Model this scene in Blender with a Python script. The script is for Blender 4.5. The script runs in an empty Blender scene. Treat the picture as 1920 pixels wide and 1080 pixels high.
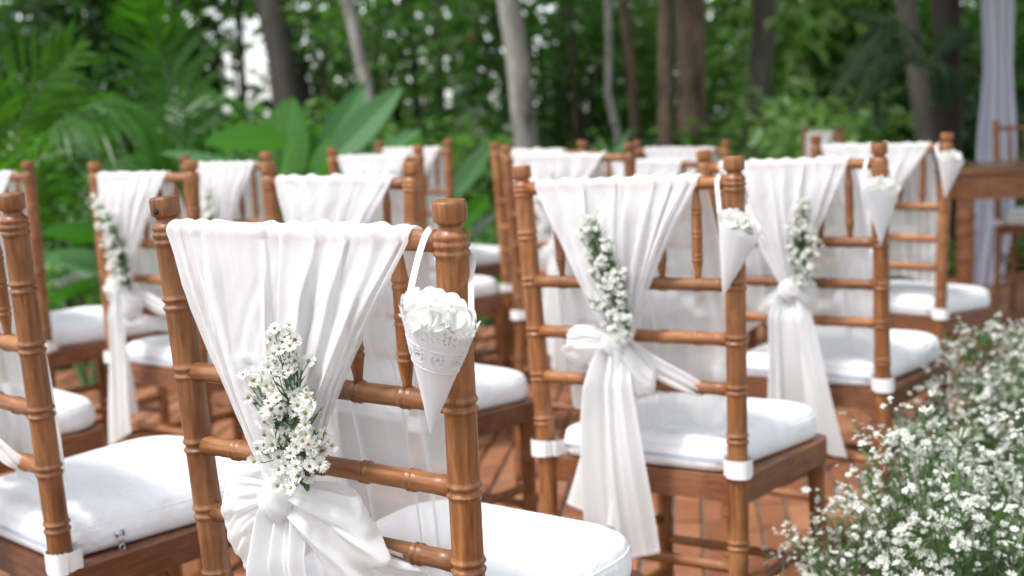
import bpy, math, random
import numpy as np
from math import sin, cos, pi, radians
from mathutils import Vector, Matrix

sc = bpy.context.scene
COL = sc.collection

# ------------------------------------------------------------------ camera
F_PX = 2478.8
PITCH, ROLL, CH = 0.12672, -0.03083, 0.9875
EYE = Vector((0, 0, CH))
FWD = Vector((0, cos(PITCH), -sin(PITCH)))
_r0, _u0 = Vector((1, 0, 0)), Vector((0, sin(PITCH), cos(PITCH)))
RGT = cos(ROLL) * _r0 + sin(ROLL) * _u0
UPV = cos(ROLL) * _u0 - sin(ROLL) * _r0
cd = bpy.data.cameras.new('camera'); cam = bpy.data.objects.new('camera', cd); COL.objects.link(cam)
cam.matrix_world = Matrix(((RGT.x, UPV.x, -FWD.x, EYE.x), (RGT.y, UPV.y, -FWD.y, EYE.y), (RGT.z, UPV.z, -FWD.z, EYE.z), (0, 0, 0, 1)))
cd.sensor_width = 36; cd.lens = 36 * F_PX / 1920
cd.clip_start = 0.05; cd.clip_end = 400
cd.dof.use_dof = True; cd.dof.focus_distance = 1.27; cd.dof.aperture_fstop = 5.0
sc.camera = cam

# ------------------------------------------------------------------ sky, sun, exposure
SUN_EL, SUN_AZ = radians(61), radians(-120)          # azimuth measured from +Y (ahead) towards +X
w = bpy.data.worlds.new('World'); sc.world = w; w.use_nodes = True
nt = w.node_tree; bg = nt.nodes['Background']
sky = nt.nodes.new('ShaderNodeTexSky'); sky.sky_type = 'NISHITA'; sky.sun_disc = False
sky.sun_elevation = SUN_EL; sky.sun_rotation = SUN_AZ; sky.air_density = 1.0; sky.dust_density = 1.4; sky.ozone_density = 1.0
hs = nt.nodes.new('ShaderNodeHueSaturation'); hs.inputs['Saturation'].default_value = 0.30
nt.links.new(sky.outputs[0], hs.inputs['Color']); nt.links.new(hs.outputs[0], bg.inputs['Color'])
bg.inputs['Strength'].default_value = 0.15
sd = bpy.data.lights.new('sun', 'SUN'); so = bpy.data.objects.new('sun', sd); COL.objects.link(so)
sd.energy = 1.5; sd.angle = radians(10); sd.color = (1.0, 0.985, 0.955)
so.rotation_euler = Vector((sin(SUN_AZ) * cos(SUN_EL), cos(SUN_AZ) * cos(SUN_EL), sin(SUN_EL))).to_track_quat('Z', 'Y').to_euler()
sc.view_settings.view_transform = 'Standard'; sc.view_settings.look = 'None'
sc.view_settings.exposure = 1.12; sc.view_settings.gamma = 1.0
sc.view_settings.use_curve_mapping = False
sc.render.engine = 'CYCLES'
sc.cycles.use_denoising = True
sc.cycles.max_bounces = 10; sc.cycles.transparent_max_bounces = 16; sc.cycles.transmission_bounces = 6
sc.cycles.sample_clamp_indirect = 6

# ------------------------------------------------------------------ helpers
def at(px, py, d):
    """world point seen at photo pixel (px, py), d metres ahead along the view axis"""
    return EYE + d * (FWD + RGT * ((px - 960) / F_PX) - UPV * ((py - 540) / F_PX))

def mesh(name, V, Fc, mat, smooth=True, mi=None):
    me = bpy.data.meshes.new(name)
    V = np.asarray(V, dtype=np.float64).reshape(-1, 3)
    me.from_pydata(V.tolist(), [], Fc.tolist() if isinstance(Fc, np.ndarray) else Fc)
    for m in (mat if isinstance(mat, (list, tuple)) else [mat]): me.materials.append(m)
    if smooth: me.polygons.foreach_set('use_smooth', np.ones(len(me.polygons), dtype=bool))
    if mi is not None: me.polygons.foreach_set('material_index', np.asarray(mi, dtype=np.int32))
    me.update()
    return me

def ob(name, me, parent=None, loc=None, rot=None, scale=None, **props):
    o = bpy.data.objects.new(name, me); COL.objects.link(o)
    if parent is not None: o.parent = parent
    if loc is not None: o.location = loc
    if rot is not None: o.rotation_euler = rot
    if scale is not None: o.scale = scale if hasattr(scale, '__len__') else (scale,) * 3
    for k, v in props.items(): o[k] = v
    return o

def thing(name, label, cat, mat=None, group=None, me=None, parent=None):
    o = bpy.data.objects.new(name, me); COL.objects.link(o)
    if mat is not None: o.matrix_world = mat
    o['label'] = label; o['category'] = cat
    if group: o['group'] = group
    if me is None: o.empty_display_size = 0.1
    return o

class MB:
    def __init__(s): s.V = []; s.F = []; s.M = []; s.n = 0
    def add(s, V, Fc, mi=0):
        V = np.asarray(V, dtype=float).reshape(-1, 3)
        s.V.append(V); s.F += [[i + s.n for i in f] for f in Fc]; s.M += [mi] * len(Fc); s.n += len(V)
    def mesh(s, name, mat, smooth=True):
        return mesh(name, np.concatenate(s.V), s.F, mat, smooth, s.M)

def grid_faces(nu, nv, wrap_u=False):
    """vertex index = v*nu + u"""
    f = []
    for v in range(nv - 1):
        for u in range(nu if wrap_u else nu - 1):
            a = v * nu + u; b = v * nu + (u + 1) % nu
            f.append([a, b, b + nu, a + nu])
    return f

def tube(pts, rad, seg=12, cap=True, squash=None):
    pts = np.asarray(pts, float); n = len(pts)
    rad = np.ones(n) * rad if np.isscalar(rad) else np.asarray(rad, float)
    T = np.gradient(pts, axis=0); T /= np.linalg.norm(T, axis=1)[:, None] + 1e-12
    a = np.array([0, 0, 1.0]) if abs(T[0][2]) < .9 else np.array([1.0, 0, 0])
    N = np.cross(T[0], a); N /= np.linalg.norm(N)
    th = np.arange(seg) * 2 * pi / seg
    V = []
    for i in range(n):
        N = N - T[i] * (N @ T[i]); N /= np.linalg.norm(N); B = np.cross(T[i], N)
        V.append(pts[i] + rad[i] * (np.cos(th)[:, None] * N + np.sin(th)[:, None] * B))
    V = np.concatenate(V); Fc = grid_faces(seg, n, True)
    if cap:
        Fc.append(list(range(seg))[::-1]); Fc.append([(n - 1) * seg + i for i in range(seg)])
    return V, Fc

def box(lo, hi, bev=0.0):
    (x0, y0, z0), (x1, y1, z1) = lo, hi
    if bev <= 0:
        V = [(x0, y0, z0), (x1, y0, z0), (x1, y1, z0), (x0, y1, z0), (x0, y0, z1), (x1, y0, z1), (x1, y1, z1), (x0, y1, z1)]
        return V, [[3, 2, 1, 0], [4, 5, 6, 7], [0, 1, 5, 4], [1, 2, 6, 5], [2, 3, 7, 6], [3, 0, 4, 7]]
    b = bev  # chamfered top edge
    V = [(x0, y0, z0), (x1, y0, z0), (x1, y1, z0), (x0, y1, z0), (x0, y0, z1 - b), (x1, y0, z1 - b), (x1, y1, z1 - b), (x0, y1, z1 - b),
         (x0 + b, y0 + b, z1), (x1 - b, y0 + b, z1), (x1 - b, y1 - b, z1), (x0 + b, y1 - b, z1)]
    Fc = [[0, 1, 5, 4], [1, 2, 6, 5], [2, 3, 7, 6], [3, 0, 4, 7], [4, 5, 9, 8], [5, 6, 10, 9], [6, 7, 11, 10], [7, 4, 8, 11], [8, 9, 10, 11]]
    return V, Fc

def smooth_noise(n, k, rng):
    """1-D smooth noise, n samples, about k bumps"""
    p = rng.normal(size=k + 4); x = np.linspace(1, k + 2, n); i = np.clip(x.astype(int), 1, k + 1); t = x - i; t = t * t * (3 - 2 * t)
    return p[i] * (1 - t) + p[i + 1] * t

def sstep(a, b, x):
    t = np.clip((x - a) / (b - a), 0, 1); return t * t * (3 - 2 * t)

def bez(P, n):
    """Catmull-Rom through points"""
    P = np.asarray([tuple(p) for p in P], float); P = np.vstack([2 * P[0] - P[1], P, 2 * P[-1] - P[-2]])
    m = len(P) - 3; out = []
    for t in np.linspace(0, m - 1e-9, n):
        i = int(t); f = t - i; a, b, c, d = P[i:i + 4]
        out.append(.5 * (2 * b + (c - a) * f + (2 * a - 5 * b + 4 * c - d) * f * f + (3 * b - a - 3 * c + d) * f ** 3))
    return np.array(out)

# ------------------------------------------------------------------ materials
def mat(name):
    m = bpy.data.materials.new(name); m.use_nodes = True; n = m.node_tree.nodes; l = m.node_tree.links
    return m, n, l, n['Principled BSDF'], n['Material Output']

def N(n, t, **kw):
    x = n.new(t)
    for k, v in kw.items():
        if k in x.inputs: x.inputs[k].default_value = v
        else: setattr(x, k, v)
    return x

def ramp(n, stops):
    r = n.new('ShaderNodeValToRGB'); e = r.color_ramp.elements
    while len(e) < len(stops): e.new(.5)
    for i, (p, c) in enumerate(stops): e[i].position = p; e[i].color = (*c, 1)
    return r

def wood_mat(name, dark, mid, pale, rough=.41, stretch=(38, 38, 3.2), coat=.16, axis_noise=True):
    m, n, l, b, o = mat(name)
    tc = N(n, 'ShaderNodeTexCoord'); oi = N(n, 'ShaderNodeObjectInfo')
    ad = N(n, 'ShaderNodeVectorMath', operation='ADD'); l.new(tc.outputs['Object'], ad.inputs[0])
    sc_ = N(n, 'ShaderNodeVectorMath', operation='SCALE'); l.new(oi.outputs['Random'], sc_.inputs['Scale']); sc_.inputs[0].default_value = (7, 3, 5); l.new(sc_.outputs[0], ad.inputs[1])
    mp = N(n, 'ShaderNodeMapping'); mp.inputs['Scale'].default_value = stretch; l.new(ad.outputs[0], mp.inputs['Vector'])
    g = N(n, 'ShaderNodeTexNoise', Scale=4.0, Detail=6.0, Roughness=.65); l.new(mp.outputs[0], g.inputs['Vector'])
    p = N(n, 'ShaderNodeTexNoise', Scale=9.0, Detail=4.0, Roughness=.6); l.new(ad.outputs[0], p.inputs['Vector'])
    r = ramp(n, [(.28, dark), (.5, mid), (.74, pale)]); l.new(g.outputs['Fac'], r.inputs[0])
    wr = ramp(n, [(.52, (0, 0, 0)), (.68, (1, 1, 1))]); l.new(p.outputs['Fac'], wr.inputs[0])
    mx = N(n, 'ShaderNodeMix', data_type='RGBA', blend_type='MIX'); l.new(r.outputs[0], mx.inputs[6]); mx.inputs[7].default_value = (pale[0] * 1.08, pale[1] * 1.12, pale[2] * 1.15, 1)
    wf = N(n, 'ShaderNodeMath', operation='MULTIPLY'); l.new(wr.outputs[0], wf.inputs[0]); wf.inputs[1].default_value = .6; l.new(wf.outputs[0], mx.inputs[0])
    hv = N(n, 'ShaderNodeHueSaturation'); l.new(mx.outputs[2], hv.inputs['Color'])
    vr = N(n, 'ShaderNodeMapRange'); l.new(oi.outputs['Random'], vr.inputs[0]); vr.inputs[3].default_value = .74; vr.inputs[4].default_value = 1.18; l.new(vr.outputs[0], hv.inputs['Value'])
    l.new(hv.outputs[0], b.inputs['Base Color'])
    rr = N(n, 'ShaderNodeMapRange'); l.new(p.outputs['Fac'], rr.inputs[0]); rr.inputs[1].default_value = .3; rr.inputs[2].default_value = .7; rr.inputs[3].default_value = rough - .08; rr.inputs[4].default_value = rough + .22; l.new(rr.outputs[0], b.inputs['Roughness'])
    b.inputs['Coat Weight'].default_value = coat; b.inputs['Coat Roughness'].default_value = .25
    bu = N(n, 'ShaderNodeBump', Strength=.12, Distance=.002); l.new(g.outputs['Fac'], bu.inputs['Height']); l.new(bu.outputs[0], b.inputs['Normal'])
    return m

WOOD = wood_mat('varnished_wood', (.112, .038, .010), (.232, .084, .023), (.395, .168, .060))
WOOD_X = wood_mat('varnished_wood_rail', (.122, .042, .011), (.252, .093, .027), (.415, .18, .066), stretch=(3.2, 38, 38))
WOOD_F = wood_mat('shade_toned_wood_frame', (.11, .037, .014), (.18, .062, .024), (.27, .11, .046), stretch=(6, 6, 45))  # shade on the seat frame is put into this darker, redder tone
WOOD_D = wood_mat('dark_varnished_wood', (.10, .036, .016), (.17, .06, .026), (.25, .095, .042), stretch=(6, 6, 20))

def cloth_mat(name, col=(.86, .86, .85), trans=.42, clear=.06, weave=1400, tcol=None, rough_bump=.25, sheer=False):
    m, n, l, b, o = mat(name)
    n.remove(b)
    tc = N(n, 'ShaderNodeTexCoord')
    d = N(n, 'ShaderNodeBsdfDiffuse', Color=(*col, 1)); t = N(n, 'ShaderNodeBsdfTranslucent', Color=(*(tcol or col), 1)); tr = N(n, 'ShaderNodeBsdfTransparent')
    ns = N(n, 'ShaderNodeTexNoise', Scale=60.0, Detail=5.0, Roughness=.7); l.new(tc.outputs['Object'], ns.inputs['Vector'])
    mp = N(n, 'ShaderNodeMapping'); mp.inputs['Scale'].default_value = (weave, weave, weave * .12); l.new(tc.outputs['Object'], mp.inputs['Vector'])
    n2 = N(n, 'ShaderNodeTexNoise', Scale=1.0, Detail=1.0); l.new(mp.outputs[0], n2.inputs['Vector'])
    am = N(n, 'ShaderNodeMath', operation='MULTIPLY_ADD'); l.new(n2.outputs['Fac'], am.inputs[0]); am.inputs[1].default_value = .3; l.new(ns.outputs['Fac'], am.inputs[2])
    bu = N(n, 'ShaderNodeBump', Strength=rough_bump, Distance=.0012); l.new(am.outputs[0], bu.inputs['Height'])
    l.new(bu.outputs[0], d.inputs['Normal']); l.new(bu.outputs[0], t.inputs['Normal'])
    m1 = N(n, 'ShaderNodeMixShader', Fac=trans); l.new(d.outputs[0], m1.inputs[1]); l.new(t.outputs[0], m1.inputs[2])
    m2 = N(n, 'ShaderNodeMixShader', Fac=clear)
    if sheer:
        lw = N(n, 'ShaderNodeLayerWeight', Blend=.35); mr = N(n, 'ShaderNodeMapRange'); l.new(lw.outputs['Facing'], mr.inputs[0]); mr.inputs[1].default_value = 0; mr.inputs[2].default_value = .5; mr.inputs[3].default_value = clear * 1.9; mr.inputs[4].default_value = clear * .25; l.new(mr.outputs[0], m2.inputs[0])
    l.new(m1.outputs[0], m2.inputs[1]); l.new(tr.outputs[0], m2.inputs[2])
    l.new(m2.outputs[0], o.inputs['Surface'])
    return m

CLOTH = cloth_mat('sheer_white_voile', (.91, .91, .915), .40, .14, rough_bump=.4, sheer=True)
CLOTH_BOW = cloth_mat('white_voile_bow', (.90, .90, .89), .46, .09, rough_bump=.4, sheer=True)
CLOTH_TAIL = cloth_mat('dense_white_voile', (.91, .91, .905), .38, .03, rough_bump=.4, sheer=True)
CURTAIN = cloth_mat('lilac_voile', (.80, .80, .91), .45, .10, weave=300)
PAPER = cloth_mat('white_paper', (.86, .86, .87), .22, 0, weave=500, rough_bump=.12)
PETAL = cloth_mat('rose_petal', (.90, .90, .86), .42, 0, weave=200, rough_bump=.1)
RIBBON = cloth_mat('white_ribbon', (.88, .88, .87), .25, 0, weave=1500, rough_bump=.15)

def simple(name, col, rough=.6, bump=None, spec=.5, **kw):
    m, n, l, b, o = mat(name)
    b.inputs['Base Color'].default_value = (*col, 1); b.inputs['Roughness'].default_value = rough; b.inputs['Specular IOR Level'].default_value = spec
    for k, v in kw.items(): b.inputs[k].default_value = v
    if bump:
        tc = N(n, 'ShaderNodeTexCoord'); ns = N(n, 'ShaderNodeTexNoise', Scale=bump[0], Detail=5.0); l.new(tc.outputs['Object'], ns.inputs['Vector'])
        bu = N(n, 'ShaderNodeBump', Strength=bump[1], Distance=bump[2]); l.new(ns.outputs['Fac'], bu.inputs['Height']); l.new(bu.outputs[0], b.inputs['Normal'])
    return m

CUSHION = simple('white_cushion_cotton', (.86, .86, .87), .85, (14, .9, .016), .2)
STRAP = simple('white_strap_cotton', (.84, .83, .82), .9, (900, .4, .001), .2)
ZIP = simple('zip_tape', (.50, .55, .66), .6)
METAL = simple('zip_pull_metal', (.6, .6, .6), .3, Metallic=.9)
HOLE = simple('dark_hole', (.03, .02, .012), .9)
MORTAR = simple('mortar', (.19, .155, .125), .95, (40, .5, .01))
POD = simple('flower_centre', (.27, .25, .09), .8)
POD_B = simple('flower_centre_brown', (.15, .085, .035), .8)

def leaf_mat(name, c1, c2, trans=.42, rough=.30, bright=(1, 1, 1), spec=.5):
    m, n, l, b, o = mat(name)
    at_ = N(n, 'ShaderNodeAttribute', attribute_name='tint'); oi = N(n, 'ShaderNodeObjectInfo')
    ad = N(n, 'ShaderNodeMath', operation='MULTIPLY_ADD'); l.new(oi.outputs['Random'], ad.inputs[0]); ad.inputs[1].default_value = .35; 
    ml = N(n, 'ShaderNodeMath', operation='MULTIPLY'); l.new(at_.outputs['Fac'], ml.inputs[0]); ml.inputs[1].default_value = .7; l.new(ml.outputs[0], ad.inputs[2])
    mx = N(n, 'ShaderNodeMix', data_type='RGBA'); l.new(ad.outputs[0], mx.inputs[0]); mx.inputs[6].default_value = (*c1, 1); mx.inputs[7].default_value = (*c2, 1)
    l.new(mx.outputs[2], b.inputs['Base Color']); b.inputs['Roughness'].default_value = rough; b.inputs['Specular IOR Level'].default_value = spec
    t = N(n, 'ShaderNodeBsdfTranslucent'); br = N(n, 'ShaderNodeMix', data_type='RGBA', blend_type='MULTIPLY'); br.inputs[0].default_value = 1
    l.new(mx.outputs[2], br.inputs[6]); br.inputs[7].default_value = (1.5, 1.9, .6, 1); l.new(br.outputs[2], t.inputs['Color'])
    ms = N(n, 'ShaderNodeMixShader', Fac=trans); l.new(b.outputs[0], ms.inputs[1]); l.new(t.outputs[0], ms.inputs[2]); l.new(ms.outputs[0], o.inputs['Surface'])
    return m

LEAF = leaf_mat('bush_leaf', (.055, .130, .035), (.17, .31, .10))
LEAF_LT = leaf_mat('sun_toned_leaf', (.15, .27, .07), (.32, .46, .20))  # paler copy: sunlight on the shrubs is put into the leaf colour
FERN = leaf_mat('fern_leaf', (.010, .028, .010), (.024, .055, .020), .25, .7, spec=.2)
LEAF_DK = leaf_mat('shade_toned_leaf', (.014, .040, .012), (.045, .105, .030))  # darkened copy: unlit depth behind the palms is put into the leaf colour
PALM = leaf_mat('palm_leaf', (.026, .095, .007), (.070, .20, .022), .45, .35)
BIGLEAF = leaf_mat('broad_leaf', (.030, .135, .006), (.055, .20, .011), .45, .35)
PALELEAF = leaf_mat('pale_leaf', (.085, .20, .085), (.15, .30, .14), .3, .3)
STEM = simple('green_stem', (.075, .15, .045), .6)
TWIG = simple('twig', (.10, .075, .05), .9)
DAISY = cloth_mat('daisy_petal', (.87, .87, .83), .35, 0, weave=100, rough_bump=0)
BED_LEAF = leaf_mat('spray_leaf', (.07, .125, .055), (.14, .21, .105), .35, .5)

def bark_mat(name, c1, c2, scale=6, ring=0):
    m, n, l, b, o = mat(name)
    tc = N(n, 'ShaderNodeTexCoord'); mp = N(n, 'ShaderNodeMapping'); mp.inputs['Scale'].default_value = (1, 1, .35 if not ring else 1.2); l.new(tc.outputs['Object'], mp.inputs['Vector'])
    ns = N(n, 'ShaderNodeTexNoise', Scale=scale, Detail=8.0, Roughness=.65); l.new(mp.outputs[0], ns.inputs['Vector'])
    r = ramp(n, [(.36, c1), (.64, c2)]); l.new(ns.outputs['Fac'], r.inputs[0]); l.new(r.outputs[0], b.inputs['Base Color'])
    b.inputs['Roughness'].default_value = .9
    bu = N(n, 'ShaderNodeBump', Strength=.6, Distance=.02); l.new(ns.outputs['Fac'], bu.inputs['Height']); l.new(bu.outputs[0], b.inputs['Normal'])
    return m
BARK_PALE = bark_mat('pale_bark', (.07, .06, .048), (.36, .34, .30), 7)
BARK_BROWN = bark_mat('brown_bark', (.035, .022, .014), (.19, .13, .085), 10)
BARK_GREY = bark_mat('grey_bark', (.045, .040, .030), (.11, .10, .078), 7)
BARK_DARK = bark_mat('shade_toned_bark', (.012, .009, .007), (.032, .024, .017), 7)  # near-black, with the shade on the trunks put into the bark colour

def brick_mat():
    m, n, l, b, o = mat('terracotta_brick')
    tc = N(n, 'ShaderNodeTexCoord'); oi = N(n, 'ShaderNodeObjectInfo'); at_ = N(n, 'ShaderNodeAttribute', attribute_name='tint')
    ge = N(n, 'ShaderNodeNewGeometry')
    ns = N(n, 'ShaderNodeTexNoise', Scale=14.0, Detail=7.0, Roughness=.7); l.new(ge.outputs['Position'], ns.inputs['Vector'])
    big = N(n, 'ShaderNodeTexNoise', Scale=2.2, Detail=4.0); l.new(ge.outputs['Position'], big.inputs['Vector'])
    sm = N(n, 'ShaderNodeMath', operation='ADD'); l.new(oi.outputs['Random'], sm.inputs[0]); l.new(at_.outputs['Fac'], sm.inputs[1])
    fr = N(n, 'ShaderNodeMath', operation='FRACT'); l.new(sm.outputs[0], fr.inputs[0])
    r = ramp(n, [(0, (.20, .072, .030)), (.5, (.29, .112, .049)), (1, (.37, .165, .080))]); l.new(fr.outputs[0], r.inputs[0])
    mx = N(n, 'ShaderNodeMix', data_type='RGBA', blend_type='MULTIPLY'); mx.inputs[0].default_value = .55; l.new(r.outputs[0], mx.inputs[6])
    r2 = ramp(n, [(.3, (.62, .55, .5)), (.6, (1.1, 1.08, 1.05))]); l.new(ns.outputs['Fac'], r2.inputs[0]); l.new(r2.outputs[0], mx.inputs[7])
    m2 = N(n, 'ShaderNodeMix', data_type='RGBA'); r3 = ramp(n, [(.55, (0, 0, 0)), (.75, (.45, .45, .45))]); l.new(big.outputs['Fac'], r3.inputs[0]); l.new(r3.outputs[0], m2.inputs[0])
    l.new(mx.outputs[2], m2.inputs[6]); m2.inputs[7].default_value = (.30, .22, .17, 1)
    l.new(m2.outputs[2], b.inputs['Base Color']); b.inputs['Roughness'].default_value = .75
    bu = N(n, 'ShaderNodeBump', Strength=.35, Distance=.004); l.new(ns.outputs['Fac'], bu.inputs['Height']); l.new(bu.outputs[0], b.inputs['Normal'])
    return m
BRICK = brick_mat()

def soil_mat():
    m, n, l, b, o = mat('leaf_litter_soil')
    tc = N(n, 'ShaderNodeTexCoord'); ns = N(n, 'ShaderNodeTexNoise', Scale=3.0, Detail=9.0, Roughness=.7); l.new(tc.outputs['Object'], ns.inputs['Vector'])
    r = ramp(n, [(.3, (.03, .022, .014)), (.55, (.07, .05, .03)), (.75, (.05, .07, .025))]); l.new(ns.outputs['Fac'], r.inputs[0]); l.new(r.outputs[0], b.inputs['Base Color'])
    b.inputs['Roughness'].default_value = .95
    bu = N(n, 'ShaderNodeBump', Strength=.8, Distance=.05); l.new(ns.outputs['Fac'], bu.inputs['Height']); l.new(bu.outputs[0], b.inputs['Normal'])
    return m
SOIL = soil_mat()

# ------------------------------------------------------------------ ground and paving
ob('ground', mesh('ground', [(-150, -40, 0), (150, -40, 0), (150, 200, 0), (-150, 200, 0)], [[0, 1, 2, 3]], SOIL, False), loc=(0, 0, -.06), kind='structure')
PAV = ob('brick_paving', mesh('paving_bed', [(-4.2, .2, 0), (4.6, .2, 0), (4.6, 8.2, 0), (1.0, 6.9, 0), (-4.2, 4.6, 0)], [[0, 1, 2, 3, 4]], MORTAR, False), loc=(0, 0, -.006), kind='structure')
def on_paving(x, y): return -3.4 < x < 4.3 and .7 < y < min(6.35 + .46 * x, 8.0)
rng = np.random.default_rng(5)
BW, BL, BG = .061, .185, .009
BYAW = radians(-7.5)
_c, _s = cos(BYAW), sin(BYAW)
bricks = []
for i in range(-80, 80):
    off = rng.uniform(0, BL)
    for j in range(-2, 44):
        u = i * (BW + BG); v = j * (BL + BG) + off
        x, y = u * _c - v * _s, u * _s + v * _c
        if not on_paving(x, y): continue
        d = (Vector((x, y, 0)) - EYE).dot(FWD)
        px = 960 + F_PX * (Vector((x, y, 0)) - EYE).dot(RGT) / max(d, .1)
        if abs(px - 960) > 1500: continue
        bricks.append((x, y, d, px))
def brick_shape(r):
    hw, hl = BW / 2, BL / 2
    V, Fc = box((-hw, -hl, -.012), (hw, hl, .006), .003)
    V = np.array(V); V += r.normal(size=V.shape) * np.array([.0008, .0012, .0006]); return V, Fc
BRICK_MESH = [mesh('brick', *brick_shape(rng), BRICK, False) for _ in range(6)]
BRICKS = bricks        # the bricks themselves are laid at the end (the 300 that show largest become single objects)

# ------------------------------------------------------------------ chair
REC, SPL, HW = .0406, .0352, .1721
RAILS = (.8829, .7340, .6532, .5789)
SEAT_Z = .445
def post_xy(z):            # axis of the right rear post
    t = max(0, z - .45); lo = max(0, .40 - z)
    return HW + SPL * t, -REC * t - .07 * lo
def rail_y(z): return post_xy(z)[1]

def ring_profile(base_r, zs, rings, amp=.0023, gap=.0046, wid=.0021):
    r = np.full(len(zs), 1.0) * base_r
    for h in rings:
        for s in (-1, 1): r += amp * np.exp(-((zs - h - s * gap) / wid) ** 2)
        r -= amp * .5 * np.exp(-((zs - h) / (wid * .8)) ** 2)
    return r

def make_post():
    H = .92
    rings = [.808, .734, .653, .579, .506, .345, .255, .165, .08]
    zs = set(np.linspace(0, .865, 45))
    for h in rings:
        for k in np.linspace(-.010, .010, 11): zs.add(h + k)
    zs = np.array(sorted(zs)); zs = zs[zs < .866]
    r = ring_profile(.0150, zs, rings); r *= np.where(zs < .44, 1 + .0 * zs, 1)
    top = [(.054, .0150), (.0505, .0151), (.0485, .0166), (.0462, .0168), (.0445, .0153), (.0425, .0153), (.0405, .0170), (.038, .0171), (.0362, .0156), (.0345, .0156), (.0325, .0166), (.030, .0160), (.0275, .0135),
           (.025, .0112), (.0225, .0106), (.0205, .0118), (.0192, .0146), (.0178, .0152), (.010, .0154), (.0030, .0154), (.0012, .0150), (.0003, .0141), (0, .0120), (-.0002, .004)]
    zs = np.concatenate([zs, [H - a for a, _ in top]]); r = np.concatenate([r, [b for _, b in top]])
    o = np.argsort(zs); zs, r = zs[o], r[o]
    P = np.array([(*post_xy(z), z) for z in zs])
    return tube(P, r, 20)

def make_rail(z):
    hw = post_xy(z)[0] - .011; y = rail_y(z)
    xs = set(np.linspace(-hw, hw, 17)); rings = [] if z > .87 else [hw * 1.06 * (k / 3) for k in (-2, -1, 0, 1, 2)]
    for h in rings:
        for k in np.linspace(-.009, .009, 10): xs.add(h + k)
    xs = np.array(sorted(xs)); xs = xs[abs(xs) <= hw]
    r = ring_profile(.0098, xs, rings, .0019, .0036, .0018)
    r += .0012 * sstep(hw - .012, hw, abs(xs))
    return tube(np.array([(x, y, z) for x in xs]), r, 14)

def make_spindle(k):
    z1, z0 = RAILS[0] - .008, RAILS[1] + .007
    xt, xb = post_xy(RAILS[0])[0] * k / 3, post_xy(RAILS[1])[0] * k / 3
    t = set(np.linspace(0, 1, 19)); rings = [.24, .5, .76]
    for h in rings:
        for q in np.linspace(-.065, .065, 9): t.add(h + q)
    t = np.array(sorted(t))
    r = .0042 + .0034 * sstep(0, .22, t) * sstep(0, .22, 1 - t)
    r = r + ring_profile(0, t, rings, .0012, .024, .013)
    P = np.array([(xb + (xt - xb) * a, rail_y(z0) + (rail_y(z1) - rail_y(z0)) * a, z0 + (z1 - z0) * a) for a in t])
    return tube(P, r, 12)

FW, FD = .150, .335        # front legs
def make_front_leg():
    zs = set(np.linspace(0, .43, 22)); rings = [.33, .24, .15, .06]
    for h in rings:
        for k in np.linspace(-.009, .009, 9): zs.add(h + k)
    zs = np.array(sorted(zs)); r = ring_profile(.0138, zs, rings, .0014) + .004 * sstep(.37, .41, zs)
    return tube(np.array([(FW - .002 + .006 * (1 - z / .43), FD - .004 + .01 * (1 - z / .43), z) for z in zs]), r, 14)

def rounded_poly(pts, rads, n=6):
    out = []
    m = len(pts)
    for i in range(m):
        p = np.array(pts[i], float); a = np.array(pts[i - 1], float) - p; b = np.array(pts[(i + 1) % m], float) - p
        r = rads[i]; ua, ub = a / np.linalg.norm(a), b / np.linalg.norm(b)
        for t in np.linspace(0, 1, n):
            p0, p2 = p + ua * r, p + ub * r
            out.append((1 - t) ** 2 * p0 + 2 * t * (1 - t) * p + t * t * p2)
    return np.array(out)

def apron(p0, p1, w=.022, z0=.402, z1=SEAT_Z):
    p0, p1 = np.array(p0, float), np.array(p1, float); d = (p1 - p0) / np.linalg.norm(p1 - p0); nrm = np.array([-d[1], d[0]])
    V = []
    for z in (z0, z1):
        for s in (-1, 1):
            for t in (0, 1): V.append((*(p0 * (1 - t) + p1 * t + nrm * s * w / 2), z))
    return V, [[0, 1, 3, 2], [4, 6, 7, 5], [0, 4, 5, 1], [2, 3, 7, 6], [0, 2, 6, 4], [1, 5, 7, 3]]

def stretcher(p0, p1):
    p0, p1 = np.array(p0, float), np.array(p1, float); L = np.linalg.norm(p1 - p0)
    s = set(np.linspace(0, L, 13)); rings = [L * .3, L * .7]
    for h in rings:
        for k in np.linspace(-.009, .009, 9): s.add(h + k)
    s = np.array(sorted(s)); r = ring_profile(.0085, s, rings, .0014, .0034, .0018)
    return tube(p0 + (p1 - p0) * (s / L)[:, None], r, 12)

def solid_frame():
    """seat deck: a rounded trapezoid frame top just under the cushion"""
    P = rounded_poly([(-HW - .012, .0), (HW + .012, .0), (FW + .022, FD + .022), (-FW - .022, FD + .022)], [.012, .012, .045, .045])
    n = len(P); V = [(*p, SEAT_Z + .001) for p in P] + [(*p, SEAT_Z - .038) for p in P] + [(*(p * np.array([.86, .86]) + np.array([0, .025])), SEAT_Z - .038) for p in P]
    F = [[i, (i + 1) % n, n + (i + 1) % n, n + i][::-1] for i in range(n)] + [[n + i, n + (i + 1) % n, 2 * n + (i + 1) % n, 2 * n + i][::-1] for i in range(n)]
    F.append(list(range(n)))
    return V, F

def px_mirror(VF):
    V, F = VF; V = np.array(V, float).copy(); V[:, 0] *= -1; return V, [f[::-1] for f in F]

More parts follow.
